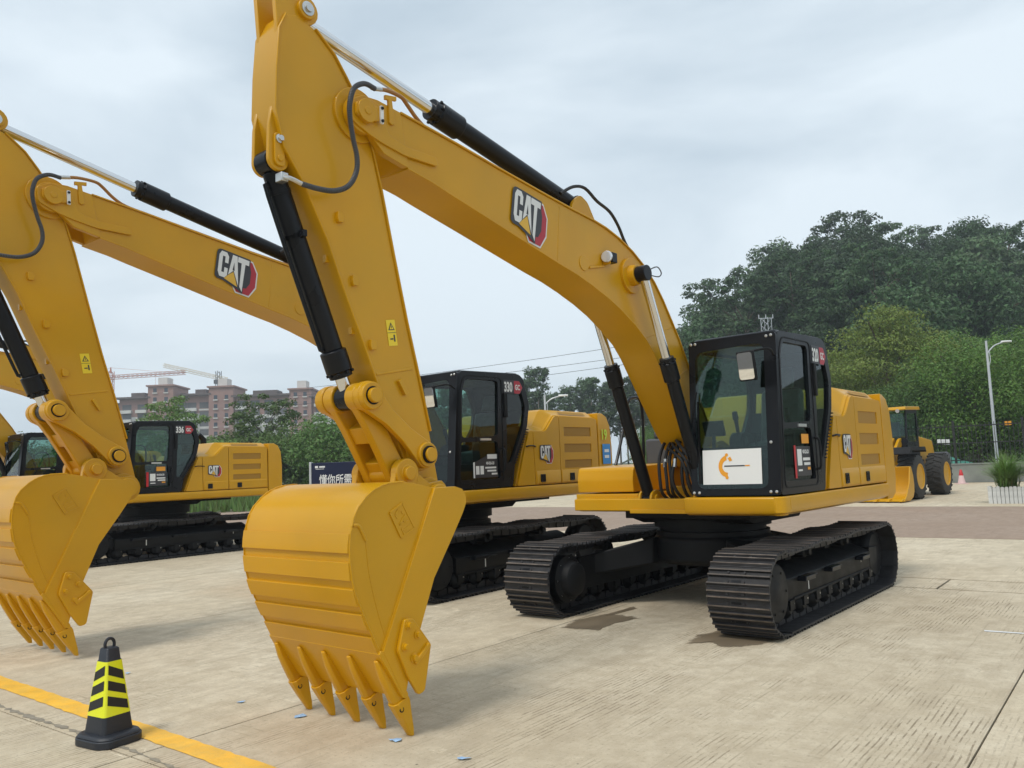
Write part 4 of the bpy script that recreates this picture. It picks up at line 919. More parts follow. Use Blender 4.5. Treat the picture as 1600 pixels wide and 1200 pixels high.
    mb.loft([[(x, -.421, z) for x, z in ((-1.5, 1.262), (-1.5, 2.2), (-1.6, 2.34), (-2.2, 2.34), (-2.24, 1.262))], [(x, -1.2, z) for x, z in ((-1.5, 1.262), (-1.5, 2.2), (-1.6, 2.34), (-2.2, 2.34), (-2.24, 1.262))], [(x, -1.33, z) for x, z in ((-1.5, 1.262), (-1.5, 2.1), (-1.6, 2.22), (-2.2, 2.22), (-2.24, 1.262))]])
    hs = mb.build('engine_housing', YEL, root, X, bevel=.008)
    # door panels over the housing side, with real gaps
    pans = [[(-.165, 1.275), (-.315, 1.72), (-.46, 2.085), (-.545, 2.095), (-.568, 1.275)],
            [(-.58, 1.275), (-.557, 2.095), (-.80, 2.09), (-.88, 2.12), (-1.07, 2.318), (-1.12, 2.345), (-1.20, 2.343), (-1.20, 1.275)],
            [(-1.212, 1.275), (-1.212, 2.343), (-2.16, 2.328), (-2.225, 2.31), (-2.235, 1.275)]]
    for i, pn in enumerate(pans):
        hol = []
        if i == 2:
            hol = [rrect(-2.05, -1.32, z0, z1, .012) for z0, z1 in ((2.02, 2.17), (1.76, 1.90), (1.51, 1.64))]
        v, f = plate_mesh(rounded(pn, .012, 2), hol, .035)
        mb = MB(); mb.add([(a, 1.342 - c, b) for a, b, c in v], f); mb.build('housing_panel', YEL, hs, X, bevel=.004)
    mb = MB()
    for z0, z1 in ((2.02, 2.17), (1.76, 1.90), (1.51, 1.64)): mb.bb(-2.05, -1.32, 1.335, 1.348, z0, z1)
    mb.add([(-1.32, 1.245, 2.43), (-2.02, 1.245, 2.42), (-2.02, 1.29, 2.372), (-1.32, 1.29, 2.382)], [(0, 1, 2, 3)])
    mb.build('mesh_grille', YELD, hs, X, smooth=0)
    mb = MB()                                                # swage along the lower doors
    mb.loft([[(x, 1.35, 1.50), (x, 1.368, 1.47), (x, 1.368, 1.29), (x, 1.35, 1.28)] for x in (-.60, -1.19)])
    mb.loft([[(x, 1.35, 1.50), (x, 1.368, 1.47), (x, 1.368, 1.29), (x, 1.35, 1.28)] for x in (-1.225, -2.22)])
    mb.build('door_swage', YEL, hs, X, bevel=.005)
    for xx in (-.74, -1.48):
        mb = MB(); v, f = plate_mesh(rrect(xx - .055, xx + .055, 1.31, 1.43, .012), [rrect(xx - .04, xx + .04, 1.325, 1.415, .006)], .016); mb.add([(a, 1.372 - c, b) for a, b, c in v], f)
        mb.bb(xx - .042, xx + .042, 1.362, 1.371, 1.32, 1.42); mb.bb(xx - .012, xx + .012, 1.366, 1.38, 1.33, 1.41)
        mb.build('door_latch', BLK, hs, X)
    emblem('maker_emblem', hs, -.70, 1.36, 1.60, .27, 0, X)
    mb = MB(); mb.tube([(-.38, 1.36, 1.86), (-.40, 1.40, 1.87), (-.50, 1.40, 1.87), (-.60, 1.36, 1.86)], .012, 8); mb.build('grab_handle', BLK, hs, X)
    mb = MB(); mb.cyl((-1.3, .2, 2.44), (-1.28, .2, 2.62), .07, seg=16); mb.cyl((-1.28, .2, 2.60), (-1.16, .2, 2.72), .065, seg=16); mb.build('exhaust_pipe', BLKF, hs, X)
    # counterweight
    def cw(z, k):
        pts = []
        for i in range(25):
            a = RAD(-62 + 124 * i / 24); r = 2.83 * k
            x = -r * math.cos(a * .52) if False else -(2.25 + (r - 2.25) * max(0, math.cos(a)) ** .55)
            pts.append((x, max(-1.37, min(1.37, 1.55 * math.sin(a))) * k ** .3, z))
        pts = [(-2.262, -1.36, z)] + pts + [(-2.262, 1.36, z)]
        return pts
    mb = MB(); mb.loft([cw(1.05, .94), cw(1.12, .985), cw(1.3, 1.0), cw(1.85, 1.0), cw(2.2, .985), cw(2.36, .95), cw(2.42, .9)])
    mb.build('counterweight', YEL, root, X, bevel=.01)
    # hoses between deck and boom
    rnd = random.Random(5)
    for k in range(6):
        y = YC - .17 + .068 * k + rnd.uniform(-.015, .015); b_ = rnd.uniform(-.04, .05); mb = MB()
        mb.tube([(.70, y, 1.92), (.86, y, 1.80 + b_), (.96 + b_, y + .01, 1.66), (.98 + b_, y + rnd.uniform(-.03, .03), 1.45), (.90 + b_, y, 1.28), (.72, y + .02, 1.18), (.45, y, 1.16)], .019, 8)
        mb.build('deck_hose', RUB, dk, X)
        if k % 2: mb = MB(); mb.cyl((.955 + b_, y + .01, 1.67), (.975 + b_, y + .008, 1.58), .024, seg=8); mb.build('hose_ferrule', ZINC, dk, X)
    for k in range(3):
        mb = MB(); y = .22 + .05 * k; mb.tube([(.75, y - .3, 1.85), (.95, y - .2, 1.78 + .04 * k), (1.05, y, 1.65), (1.0, y + .05, 1.4), (.9, y + .05, 1.26)], .017, 8); mb.build('deck_hose', RUB, dk, X)
    if extras: extras(root, X, hs)
def excavator(label, loc, yaw, ML, MU, MT, model, sticker, placard=False, detail=2, extras=None, boxy=-1.385):
    root = thing('excavator', label, 'excavator', loc, yaw, 'yellow crawler excavators parked in a row')
    undercarriage(root, MT, detail if detail > 0 else 1)
    upper(root, MU, detail, extras, boxy)
    cab(root, MU, model, sticker, placard, detail)
    front(root, ML, detail)
    return root
AX, AY, AYAW = 2.32296, 10.04445, -2.24635 - 0.024715
def aw(x, y, z=0.0):
    """point in the front excavator's frame to world"""
    c, s = math.cos(AYAW), math.sin(AYAW); return (AX + c * x - s * y, AY + s * x + c * y, z)
def affine(sx, x0, sz, z0, sy=1.0, kxz=0.0, kzx=0.0):
    return Matrix(((sx, 0, kxz, x0), (0, sy, 0, 0), (kzx, 0, sz, z0), (0, 0, 0, 1)))
excavator('nearest excavator, its white placard on the windscreen and bucket resting in front', (AX, AY, 0), AYAW, I4, I4, Matrix.Rotation(0.024715, 4, 'Z'), '320', 'red', True)
def b_extras(root, X, hs):
    mb = MB(); q = lambda p: to_side(p, -2.31, 1.376, 1.45, 1.0)
    v, f = text_geo('19', .24, .75, .008); mb.add(q([(a, b + .52, .004) for a, b, c in v]), f, 1)
    poly_sheet(mb, [(.03, .10), (.26, .10), (.26, .44), (.03, .44)], .003, q, 0)
    poly_sheet(mb, [(.08, .20), (.21, .20), (.21, .25), (.08, .25)], .006, q, 2); poly_sheet(mb, [(.08, .30), (.21, .30), (.21, .35), (.08, .35)], .006, q, 2)
    mb.build('price_card', [BLUE, LIME, WHITE], hs, X, smooth=0)
excavator('second excavator along the row, its boom passing behind the nearest one', aw(0, -4.45), AYAW,
          affine(1.1206, -.447, 1.0839, -.1581, 1.07, .045, .0346), affine(.989, .163, .953, .164, 1.07), affine(1.03, .0, 1.05, 0, 1.02) @ Matrix.Rotation(0.04, 4, 'Z'), '330', 'white', False, 2, b_extras, -1.0)
excavator('farther excavator whose cab and engine cover show left of the nearest stick', aw(0, -13.95), AYAW,
          affine(1.07, -.15, 1.06, 0, 1.07), affine(.985, .06, .90, .25, 1.07), affine(1.14, -.12, 1.03, 0, 1.03), '336', 'red', False, 2)
excavator('half hidden excavator at the left edge, only its cab showing', aw(.15, -19.4), AYAW,
          affine(1.07, -.15, 1.06, 0, 1.07), affine(.985, .06, .92, .25, 1.07), affine(1.05, .0, 1.03, 0, 1.03), '336', 'white', False, 0)
# ------------------------------------------------------------------ warning cone in front
def sqring(hx, r, z, n=5):
    return [(x, y, z) for x, y in rrect(-hx, hx, -hx, hx, r, n)]
CYEL = mat('reflective_yellow', (.80, .82, .02), .35, var=.05); CBLK = mat('cone_rubber', (.016, .019, .026), .5, var=.15, vscale=12, bump=.08, bscale=80)
cpos = gnd(170, 1158)
cone = thing('traffic_cone', 'black rubber cone with yellow and black chevron bands beside the painted line', 'cone', (cpos.x, cpos.y, 0), RAD(-31))
cone.scale = (1.07, 1.07, 1.07)
mb = MB(); mb.zprism(rounded([(-.168, -.10), (-.105, -.15), (.105, -.15), (.168, -.10), (.168, .10), (.105, .15), (-.105, .15), (-.168, .10)], .03), 0.0, .045)
mb.loft([[(x, y, z) for x, y in rounded([(-.163 * k, -.097 * k), (-.105 * k, -.145 * k), (.105 * k, -.145 * k), (.163 * k, -.097 * k), (.163 * k, .097 * k), (.105 * k, .145 * k), (-.105 * k, .145 * k), (-.163 * k, .097 * k)], .03)] for z, k in ((.045, 1.0), (.062, .93), (.068, .80))])
mb.build('base', CBLK, cone, bevel=.006, smooth=40)
hw = lambda z: .102 - (.102 - .045) * (z - .06) / .46
mb = MB(); mb.loft([sqring(hw(z) + .0, .03 * hw(z) / .12, z) for z in (.06, .165)] ); mb.loft([sqring(hw(.475) + .002, .016, .475), sqring(hw(.475) - .002, .016, .48), sqring(.041, .013, .545), sqring(.034, .012, .552)])
mb.loft([sqring(hw(z) - .002, .03 * hw(z) / .12, z) for z in (.16, .48)])
mb.build('body', CBLK, cone, smooth=50)
mb = MB(); mb.loft([sqring(hw(z) + .0015, .03 * hw(z) / .12, z) for z in (.165, .30, .475)], cap=False); mb.build('reflective_sleeve', CYEL, cone, smooth=50)
mb = MB()
for s in range(4):
    R = Matrix.Rotation(s * math.pi / 2, 3, 'Z'); left = (s % 2 == 0)
    for z in (.200, .287, .372):
        h = hw(z) ; e = .0028
        y0, y1 = -.80, .80
        zl, zr = (z + .030, z - .014) if left else (z - .014, z + .030)
        pts = []
        for (ty, zz) in ((y0, zl - .0), (y1, zr - .0), (y1, zr + .054), (y0, zl + .054)):
            hh = hw(zz); pts.append(R @ Vector((hh + e, ty * hh, zz)))
        mb.add(pts, [(0, 1, 2, 3)])
mb.build('chevron', mat('cone_black', (.012, .012, .012), .5), cone, smooth=0)
mb = MB(); mb.tube([(0, -.028, .545), (0, -.030, .572), (0, -.020, .594), (0, 0, .602), (0, .020, .594), (0, .030, .572), (0, .028, .545)], .0095, 10); mb.build('handle', CBLK, cone)
# scraps of blue tape
TAPE = mat('blue_tape', (.33, .50, .72), .5, var=.2, vscale=30)
for i, (px, py, sz, lb) in enumerate(((469, 1120, .05, 'blue tape scrap on concrete left of the bucket teeth'), (617, 1158, .045, 'blue tape scrap on concrete just in front of the rightmost bucket tooth'), (726, 1187, .045, 'blue tape scrap at the bottom edge, right of the bucket'), (377, 1098, .035, 'blue tape scrap on concrete midway between cone and bucket'), (200, 1053, .03, 'pale tape scrap just behind the chevron cone'))):
    r = random.Random(i + 10); q = gnd(px, py); mb = MB(); n = 9; P = []
    for k in range(n): a = 2 * math.pi * k / n; rr = sz * r.uniform(.45, 1.05); P.append((rr * 1.2 * math.cos(a), rr * .8 * math.sin(a), .003 + r.uniform(0, .010)))
    mb.add(P + [(0, 0, .012)], [(k, (k + 1) % n, n) for k in range(n)]); o = mb.build('tape_scrap', TAPE, loc=(q.x, q.y, .001), smooth=0); tag(o, lb, 'tape', 'scraps of blue tape on the concrete')
# ------------------------------------------------------------------ wheel loaders
def wheel(root, x, y, z, r, wd, side):
    mb = MB(); prof = [(0, r * .55), (.0, r * .80), (.03, r * .93), (.07, r * .965), (wd - .07, r * .965), (wd - .03, r * .93), (wd, r * .80), (wd, r * .55)]
    mb.revolve((x, y - wd / 2, z), (0, 1, 0), prof, 40, cap=False)
    n = 22
    for k in range(n):                                       # chevron lugs
        for s_ in (-1, 1):
            a0 = 2 * math.pi * (k + (.25 if s_ > 0 else -.25)) / n
            P = []
            for (t, w0, dr) in ((0.02, 0.0, 0), (wd * .52, .14, 0)):
                for da in (-.05, .05):
                    for rr in (r * .95, r * 1.0):
                        a = a0 + w0 + da; yy = y + s_ * (wd / 2 - t); P.append((x + rr * math.cos(a), yy, z + rr * math.sin(a)))
            mb.add(P, [(0, 1, 3, 2), (4, 5, 7, 6), (0, 1, 5, 4), (2, 3, 7, 6), (1, 3, 7, 5)])
    w = mb.build('wheel', TYRE, root, smooth=30)
    mb = MB(); mb.revolve((x, y + side * (wd / 2 + .004), z), (0, -side, 0), [(0.03, r * .57), (.0, r * .565), (.0, r * .52), (.10, r * .45), (.12, r * .25), (.04, r * .22), (.02, r * .12), (.02, .01)], 28); mb.build('rim', YEL, w)
def loader(label, loc, yaw):
    root = thing('wheel_loader', label, 'wheel loader', loc, yaw, 'wheel loaders parked behind')
    for x in (1.6, -1.6):
        for s in (1, -1): wheel(root, x, s * 1.12, .78, .78, .58, s)
    mb = MB(); mb.prism(rounded([(-3.1, .75), (-3.1, 1.55), (-2.9, 2.05), (-.75, 2.25), (-.75, 1.2), (-.4, .7)], .1), -.62, .62); mb.build('engine_hood', YEL, root, bevel=.04)
    mb = MB(); mb.prism(rounded([(-3.45, .7), (-3.45, 1.5), (-3.05, 1.6), (-2.6, 1.0), (-2.6, .65)], .1), -1.1, 1.1); mb.build('counterweight', GREYP, root, bevel=.04)
    mb = MB(); mb.bb(-.7, 1.9, -.45, .45, .6, 1.1); mb.prism([(.2, 1.0), (.5, 2.1), (.75, 2.15), (1.9, 1.2), (2.0, .8), (.2, .7)], -.36, -.28); mb.prism([(.2, 1.0), (.5, 2.1), (.75, 2.15), (1.9, 1.2), (2.0, .8), (.2, .7)], .28, .36); mb.build('chassis', YEL, root, bevel=.02)
    for s in (1, -1):
        mb = MB(); mb.prism(rounded([(.45, 1.95), (.55, 2.15), (.8, 2.1), (1.9, 1.35), (2.75, .62), (2.7, .40), (2.5, .45), (1.75, 1.1)], .08), s * .52 - .05, s * .52 + .05); mb.build('lift_arm', YEL, root, bevel=.02)
        mb = MB(); mb.cyl((.6, s * .62, 1.0), (1.9, s * .62, 1.12), .07, seg=14); mb.build('lift_ram', YEL, root)
        mb = MB(); mb.prism(rounded([(.75, 1.60), (.85, 1.80), (2.45, 1.80), (2.6, 1.55), (2.5, 1.55), (2.3, 1.68), (.9, 1.68)], .04), s * 1.12 - .30, s * 1.12 + .30); mb.build('mudguard', BLKF, root, bevel=.01)
        mb = MB(); mb.revolve((1.35, s * .95, 2.0), (1, 0, 0), [(0, .06), (.12, .12), (.14, .12), (.14, .09)], 16, 0); mb.cyl((1.30, s * .95, 1.8), (1.30, s * .95, 2.0), .03, seg=8); mb.build('head_lamp', [BLK], root)
    mb = MB(); mb.bb(.9, 1.3, .62, .95, 1.62, 1.80); mb.prism([(-.7, 1.2), (-.7, 1.65), (.55, 1.65), (.55, 1.2)], -.8, .8); mb.build('platform', BLKF, root, bevel=.02)
    out = rounded([(.55, 1.65), (.65, 2.2), (.50, 3.15), (-.75, 3.2), (-.75, 1.65)], .05); hole = rounded([(.44, 2.0), (.52, 2.25), (.40, 3.02), (-.62, 3.05), (-.62, 2.0)], .06)
    cb = None
    for s in (1, -1):
        v, f = plate_mesh(out, [hole], .05); mb = MB(); mb.add([(a, s * .74 - c, b) for a, b, c in v], f)
        if cb is None: cb = mb.build('cab', BLK, root, bevel=.01)
        else: mb.build('cab_side_frame', BLK, cb)
        v, f = plate_mesh(hole, [], .006); mb = MB(); mb.add([(a, s * .74 - c, b) for a, b, c in v], f); mb.build('side_window', GLASS, cb, smooth=0)
    mb = MB(); mb.prism([(.62, 2.05), (.64, 2.2), (.50, 3.1), (.49, 3.1), (.63, 2.2), (.61, 2.05)], -.70, .70); mb.build('windscreen', GLASS, cb, smooth=0)
    mb = MB(); mb.prism([(-.74, 2.05), (-.74, 3.1), (-.73, 3.1), (-.73, 2.05)], -.70, .70); mb.build('rear_window', GLASS, cb, smooth=0)
    mb = MB(); mb.bb(.50, .60, -.72, .72, 1.65, 2.03); mb.bb(-.76, -.66, -.72, .72, 1.65, 2.0); mb.build('cab_panel', BLK, cb)
    mb = MB(); mb.prism(rounded([(.85, 3.14), (.80, 3.26), (-.8, 3.30), (-.85, 3.18)], .04), -.86, .86); mb.build('roof', YEL, cb, bevel=.03)
    mb = MB()
    for s in (.6, -.6): mb.revolve((.83, s, 3.12), (1, 0, -.2), [(0, .05), (.05, .07), (.06, .07), (.06, .05)], 12)
    mb.build('roof_lamp', LENS, cb)
    mb = MB(); mb.prism(rounded([(.1, 1.9), (-.35, 1.9), (-.42, 2.75), (-.30, 2.75), (-.2, 2.1), (.1, 2.05)], .04), -.26, .26); mb.build('seat', SEATM, cb, bevel=.03)
    mb = MB(); mb.tube([(.35 + .16 * math.cos(a), .17 * math.sin(a) * 1.1, 2.25 + .05 * math.cos(a)) for a in [2 * math.pi * k / 16 for k in range(17)]], .015, 6, sub=1); mb.cyl((.5, 0, 1.9), (.36, 0, 2.25), .03, seg=8); mb.build('steering_wheel', CABIN, cb)
    # bucket
    prof = [(3.75, .06), (3.05, .06), (2.80, .14), (2.66, .32), (2.62, .55), (2.66, .85), (2.80, 1.14)]
    mb = MB(); mb.strip(prof, -1.45, 1.45, .03); bk = mb.build('loader_bucket', YEL, root, bevel=.004)
    for s in (1, -1):
        mb = MB(); mb.prism(prof + [(2.95, 1.12), (3.12, .6), (3.5, .2)], s * 1.45, s * 1.48); mb.build('side_plate', YEL, bk, bevel=.006)
    mb = MB(); mb.prism([(3.80, .04), (3.80, .055), (3.5, .10), (3.5, .04)], -1.48, 1.48); mb.build('cutting_edge', YEL, bk)
    for k in range(8):
        y = -1.4 + 2.8 * k / 7; mb = MB(); mb.prism([(3.95, .05), (3.80, .11), (3.6, .12), (3.6, .03), (3.9, .03)], y - .05, y + .05); mb.build('tooth', YEL, bk, bevel=.005)
    return root
LYAW = RAD(-132)
def lplace(px, py, lx, ly):
    """root position so that machine point (lx, ly, 0) stands at photo pixel"""
    q = gnd(px, py); c, s = math.cos(LYAW), math.sin(LYAW); return (q.x - (c * lx - s * ly), q.y - (s * lx + c * ly), 0)
loader('wheel loader with lowered bucket parked behind the nearest excavator, right', lplace(1428, 780, 1.6, 1.12), LYAW)
LYAW = RAD(60)
loader('wheel loader seen between the two nearest excavators, mostly hidden', (aw(-19.5, -9.0)), RAD(50))
# ------------------------------------------------------------------ navy sign board
sp = at(487, 757, 27.0); sy = AYAW + math.pi / 2
sb = thing('sign_board', 'dark navy sign board with white Chinese lettering behind the row', 'sign', (sp.x, sp.y, 0), RAD(-6))
mb = MB(); mb.bb(.0, 3.2, 0, .10, .35, 2.02); mb.build('panel', NAVY, sb, bevel=.01)
mb = MB(); mb.bb(-.07, -.002, -.03, .13, 0, 2.05); mb.bb(3.202, 3.27, -.03, .13, 0, 2.05); mb.build('post', GALV, sb, bevel=.008)
mb = MB()
v, f = text_geo('懂你所需', .36, .76, .003, .06); mb.add([(a + .24, -.006, b + 1.33) for a, b, c in v], f, 0)
for x0, x1, z0, z1 in ((.12, .22, 1.85, 1.92), (.26, .45, 1.86, 1.91), (.14, .42, 1.81, 1.825)): mb.add([(x0, -.006, z0), (x1, -.006, z0), (x1, -.006, z1), (x0, -.006, z1)], [(0, 1, 2, 3)], 0)
mb.add([(1.95, -.006, 1.86), (2.25, -.006, 1.86), (2.25, -.006, 1.94), (1.95, -.006, 1.94)], [(0, 1, 2, 3)], 1)
mb.build('lettering', [WHITE, ORANGE], sb, smooth=0)
# ------------------------------------------------------------------ lamp posts
def lamp(label, px, py, d, h, arm=1.0, grp='white street lamps'):
    b = at(px, py, d); r = thing('street_lamp', label, 'lamp', (b.x, b.y, 0), 0, grp)
    mb = MB(); mb.cyl((0, 0, 0), (0, 0, h), .095, .055, seg=14); mb.cyl((0, 0, 0), (0, 0, .25), .16, .14, seg=14); mb.build('pole', GALV, r)
    mb = MB(); mb.tube([(0, 0, h * .90), (arm * .15, 0, h * .93), (arm * .45, 0, h * .965), (arm * .9, 0, h * .985)], .035, 8); mb.tube([(0, 0, h * .80), (arm * .14, 0, h * .86), (arm * .12, 0, h * .93)], .02, 6); mb.build('arm', GALV, r)
    mb = MB(); mb.loft([[(arm * (.8 + .55 * t), wy * s_, h * .985 + .02 + zz) for wy, zz in ((-.12, 0), (-.08, .06), (.08, .06), (.12, 0), (.06, -.04), (-.06, -.04))] for t, s_ in ((0, .4), (.3, 1), (.8, 1), (1, .4))]); mb.build('lamp_head', WHITE, r)
    return r
lamp('white street lamp standing behind the planter on the right', 1558, 715, 44, 7.35, 1.0)
b_ = at(854, 690, 48)
lamp('white street lamp rising behind the second excavator', 854, 690, 48, 5.7, 1.0)
# ------------------------------------------------------------------ planter with fountain grass
q = gnd(1546, 787); plr = thing('planter', 'white picket planter box at the right edge', 'planter', (q.x, q.y, 0), RAD(-37.5))
WOOD = mat('white_picket', (.66, .66, .64), .7, var=.22, vscale=7, bump=.2)
for k in range(20):
    mb = MB(); r = random.Random(k); h = .50 + r.uniform(-.015, .015); mb.bb(-.048, .048, -.016, .016, .0, h - .03); mb.prism([(-.048, h - .03), (.048, h - .03), (.03, h), (-.03, h)], -.016, .016)
    o = mb.build('picket', WOOD, plr, bevel=.003, loc=(.05 + .108 * k, r.uniform(-.004, .004), 0)); o.rotation_euler = (0, r.uniform(-.015, .015), 0)
    if k < 6:
        o2 = o.copy(); COL.objects.link(o2); o2.location = (0, .06 + .108 * k, 0); o2.rotation_euler = (0, 0, math.pi / 2)
mb = MB(); mb.bb(.02, 2.15, .03, .72, 0, .46); mb.build('soil', JOINT, plr)
GRS = mat('grass_blade', (.17, .28, .06), .55, island=.45); GRD = mat('dry_blade', (.30, .24, .11), .7, island=.3)
def grass_tuft(parent, name, c, n, L, seed, m, spread=1.0, wd=.012):
    r = random.Random(seed); mb = MB()
    for k in range(n):
        a = r.uniform(0, 6.283); lean = r.uniform(.15, 1.0) * spread; l = L * r.uniform(.6, 1.1); x0, y0 = c[0] + r.gauss(0, .10), c[1] + r.gauss(0, .08)
        d = Vector((math.cos(a), math.sin(a), 0)); s_ = Vector((-d.y, d.x, 0)) * wd; P = []
        for t in (0, .35, .7, 1.0):
            q_ = Vector((x0, y0, c[2])) + d * (l * lean * t * t * .8) + Vector((0, 0, l * (t - .45 * lean * t * t))); w_ = 1 - t * .9; P += [q_ - s_ * w_, q_ + s_ * w_]
        mb.add(P, [(0, 1, 3, 2), (2, 3, 5, 4), (4, 5, 7, 6)])
    return mb.build(name, m, parent, smooth=0)
for i, (x, s) in enumerate(((.45, 1.0), (1.35, 1.05), (2.0, .8))):
    pl = thing('grass_plant', ('leftmost', 'middle', 'rightmost')[i] + ' fountain grass clump growing in the white planter', 'plant', (q.x + math.cos(RAD(-37.5)) * x - math.sin(RAD(-37.5)) * .38, q.y + math.sin(RAD(-37.5)) * x + math.cos(RAD(-37.5)) * .38, .44), 0, 'grass clumps in the planter')
    grass_tuft(pl, 'blades', (0, 0, 0), 1500, 1.25 * s, i, GRS, 1.45, .010); grass_tuft(pl, 'dry_stems', (0, 0, 0), 260, .42 * s, 40 + i, GRD, 1.3, .008)
# ------------------------------------------------------------------ boundary wall, fence, far cone, green heap
WALLM = mat('grey_render', (.20, .21, .19), .85, var=.15, vscale=1.5, col2=(.24, .25, .22), cscale=.6)
VW = 46.6
ba = thing('boundary_wall', 'low grey wall along the far edge of the yard, under the fence', 'wall', g2w(0, VW), GA)
mb = MB(); mb.bb(-22, 50, 0, .25, 0, .88); mb.bb(-22, 50, -.03, .28, .88, .95); mb.build('masonry', WALLM, ba, bevel=.01)
fe = thing('fence', 'tall black bar fence standing on the low grey wall', 'fence', g2w(0, VW + .12, .95), GA)
FEN = mat('fence_black', (.012, .013, .013), .5)
pm = None
for k in range(260):
    x = -20 + k * .2
    if pm is None: mb = MB(); mb.bb(-.014, .014, -.014, .014, 0, 2.0); o = mb.build('bar', FEN, fe, smooth=0); pm = o.data
    else: o = bpy.data.objects.new('bar', pm); COL.objects.link(o); o.parent = fe
    o.location = (x, 0, 0)
for z in (.15, 1.0, 1.85): mb = MB(); mb.bb(-20, 32, -.025, .025, z - .025, z + .025); mb.build('rail', FEN, fe, smooth=0)
for k in range(18): mb = MB(); mb.bb(-.05, .05, -.05, .05, 0, 2.15); mb.build('post', FEN, fe, loc=(-20 + 3 * k, 0, 0), smooth=0)
def notice(label, px, py, d, w_, h_, m, txt=None):
    p = at(px, py, d); o = thing('notice', label, 'notice', p, GA)
    mb = MB(); mb.bb(-w_ / 2, w_ / 2, -.01, .01, -h_ / 2, h_ / 2); mb.build('panel', m, o, smooth=0); return o
for k in range(4):
    p = at(1467 + 4.9 * k, 691, 46.0); o = thing('notice', ('first', 'second', 'third', 'fourth')[k] + ' from the left of four small white notices on the fence', 'notice', (p.x, p.y, p.z), GA, 'white notices hung on the fence')
    mb = MB(); mb.bb(-.075, .075, -.01, .01, -.04, .16); mb.bb(-.075, .075, -.01, .01, -.13, -.08); mb.build('panel', WHITE, o, smooth=0)
notice('small orange notice on the fence right of the street lamp', 1575, 661, 46, .32, .22, ORANGE)
fc = gnd(1503, 756); c2 = thing('traffic_cone', 'faded red and white cone in front of the low grey wall', 'cone', (fc.x, fc.y, 0))
mb = MB(); mb.bb(-.22, .22, -.22, .22, 0, .04); mb.revolve((0, 0, .04), (0, 0, 1), [(0, .17), (.36, .10)], 20); mb.build('body', mat('cone_pink', (.70, .50, .48), .6), c2)
mb = MB(); mb.revolve((0, 0, .40), (0, 0, 1), [(0, .101), (.26, .05), (.28, .03)], 20); mb.build('top', RED, c2)
GTARP = mat('green_netting', (.05, .20, .15), .7, var=.2, vscale=3, bump=.5, bscale=6)
hp_ = at(1497, 742, 50); mb = MB(); r = random.Random(4)
secs = []
for t in range(13):
    x = -4.5 + 9 * t / 12; k = max(.12, 1 - abs(t / 12 - .42) ** 2.2 * 3.2); secs.append([(x, 1.0 * math.cos(a) * (.6 + .4 * k), max(0, 1.55 * k * max(0.0, math.sin(a)) ** .6 * (1 + r.uniform(-.08, .08)))) for a in [math.pi * i / 10 for i in range(11)]])
mb.loft(secs); o = mb.build('covered_heap', GTARP, loc=(hp_.x - 2.0, hp_.y + .8, 0)); o.rotation_euler = (0, 0, GA); tag(o, 'heap under green netting behind the black fence', 'heap')
# ------------------------------------------------------------------ hill
def sstep(a, b, x): t = max(0, min(1, (x - a) / (b - a))); return t * t * (3 - 2 * t)
def hill_h(x, y): return 22.5 * sstep(10, 53, x - (y - 130) * .12) * sstep(74, 132, y + .10 * x) + 1.2 * math.sin(x * .11) * sstep(22, 56, x) * math.cos(y * .09)
mb = MB(); NX, NY = 60, 46
vs_ = [(18 + 150 * i / NX, 62 + 150 * j / NY) for j in range(NY + 1) for i in range(NX + 1)]
mb.add([(x, y, hill_h(x, y) - .1) for x, y in vs_], [(j * (NX + 1) + i, j * (NX + 1) + i + 1, (j + 1) * (NX + 1) + i + 1, (j + 1) * (NX + 1) + i) for j in range(NY) for i in range(NX)])
tag(mb.build('hill', mat('undergrowth', (.035, .05, .02), .95, var=.4, vscale=.5), smooth=60), kind='structure')
# ------------------------------------------------------------------ trees
BARK = mat('bark', (.11, .085, .06), .9, var=.3, vscale=3); BARKP = mat('pale_bark', (.30, .26, .21), .8, var=.25, vscale=2)
def leafmat(name, col, isl=.4, orand=.36):
    m = mat(name, col, .55, island=isl, objrand=orand, spec=.3)
    n = m.node_tree.nodes; L = m.node_tree.links; b = n['Principled BSDF']; src = b.inputs['Base Color'].links[0].from_socket
    t = n.new('ShaderNodeBsdfTranslucent'); L.new(src, t.inputs[0]); mx = n.new('ShaderNodeMixShader'); mx.inputs[0].default_value = .28
    L.new(b.outputs[0], mx.inputs[1]); L.new(t.outputs[0], mx.inputs[2]); L.new(mx.outputs[0], n['Material Output'].inputs[0])
    return m
L_DARK = leafmat('leaf_dark', (.062, .112, .042)); L_EUC = leafmat('leaf_eucalyptus', (.095, .148, .066)); L_MID = leafmat('leaf_mid', (.11, .19, .045))
L_YEL = leafmat('leaf_yellow_green', (.175, .225, .042), .35); L_BRT = leafmat('leaf_bright', (.16, .28, .05), .35); L_BUSH = leafmat('leaf_bush', (.125, .19, .05))
TREES = {}
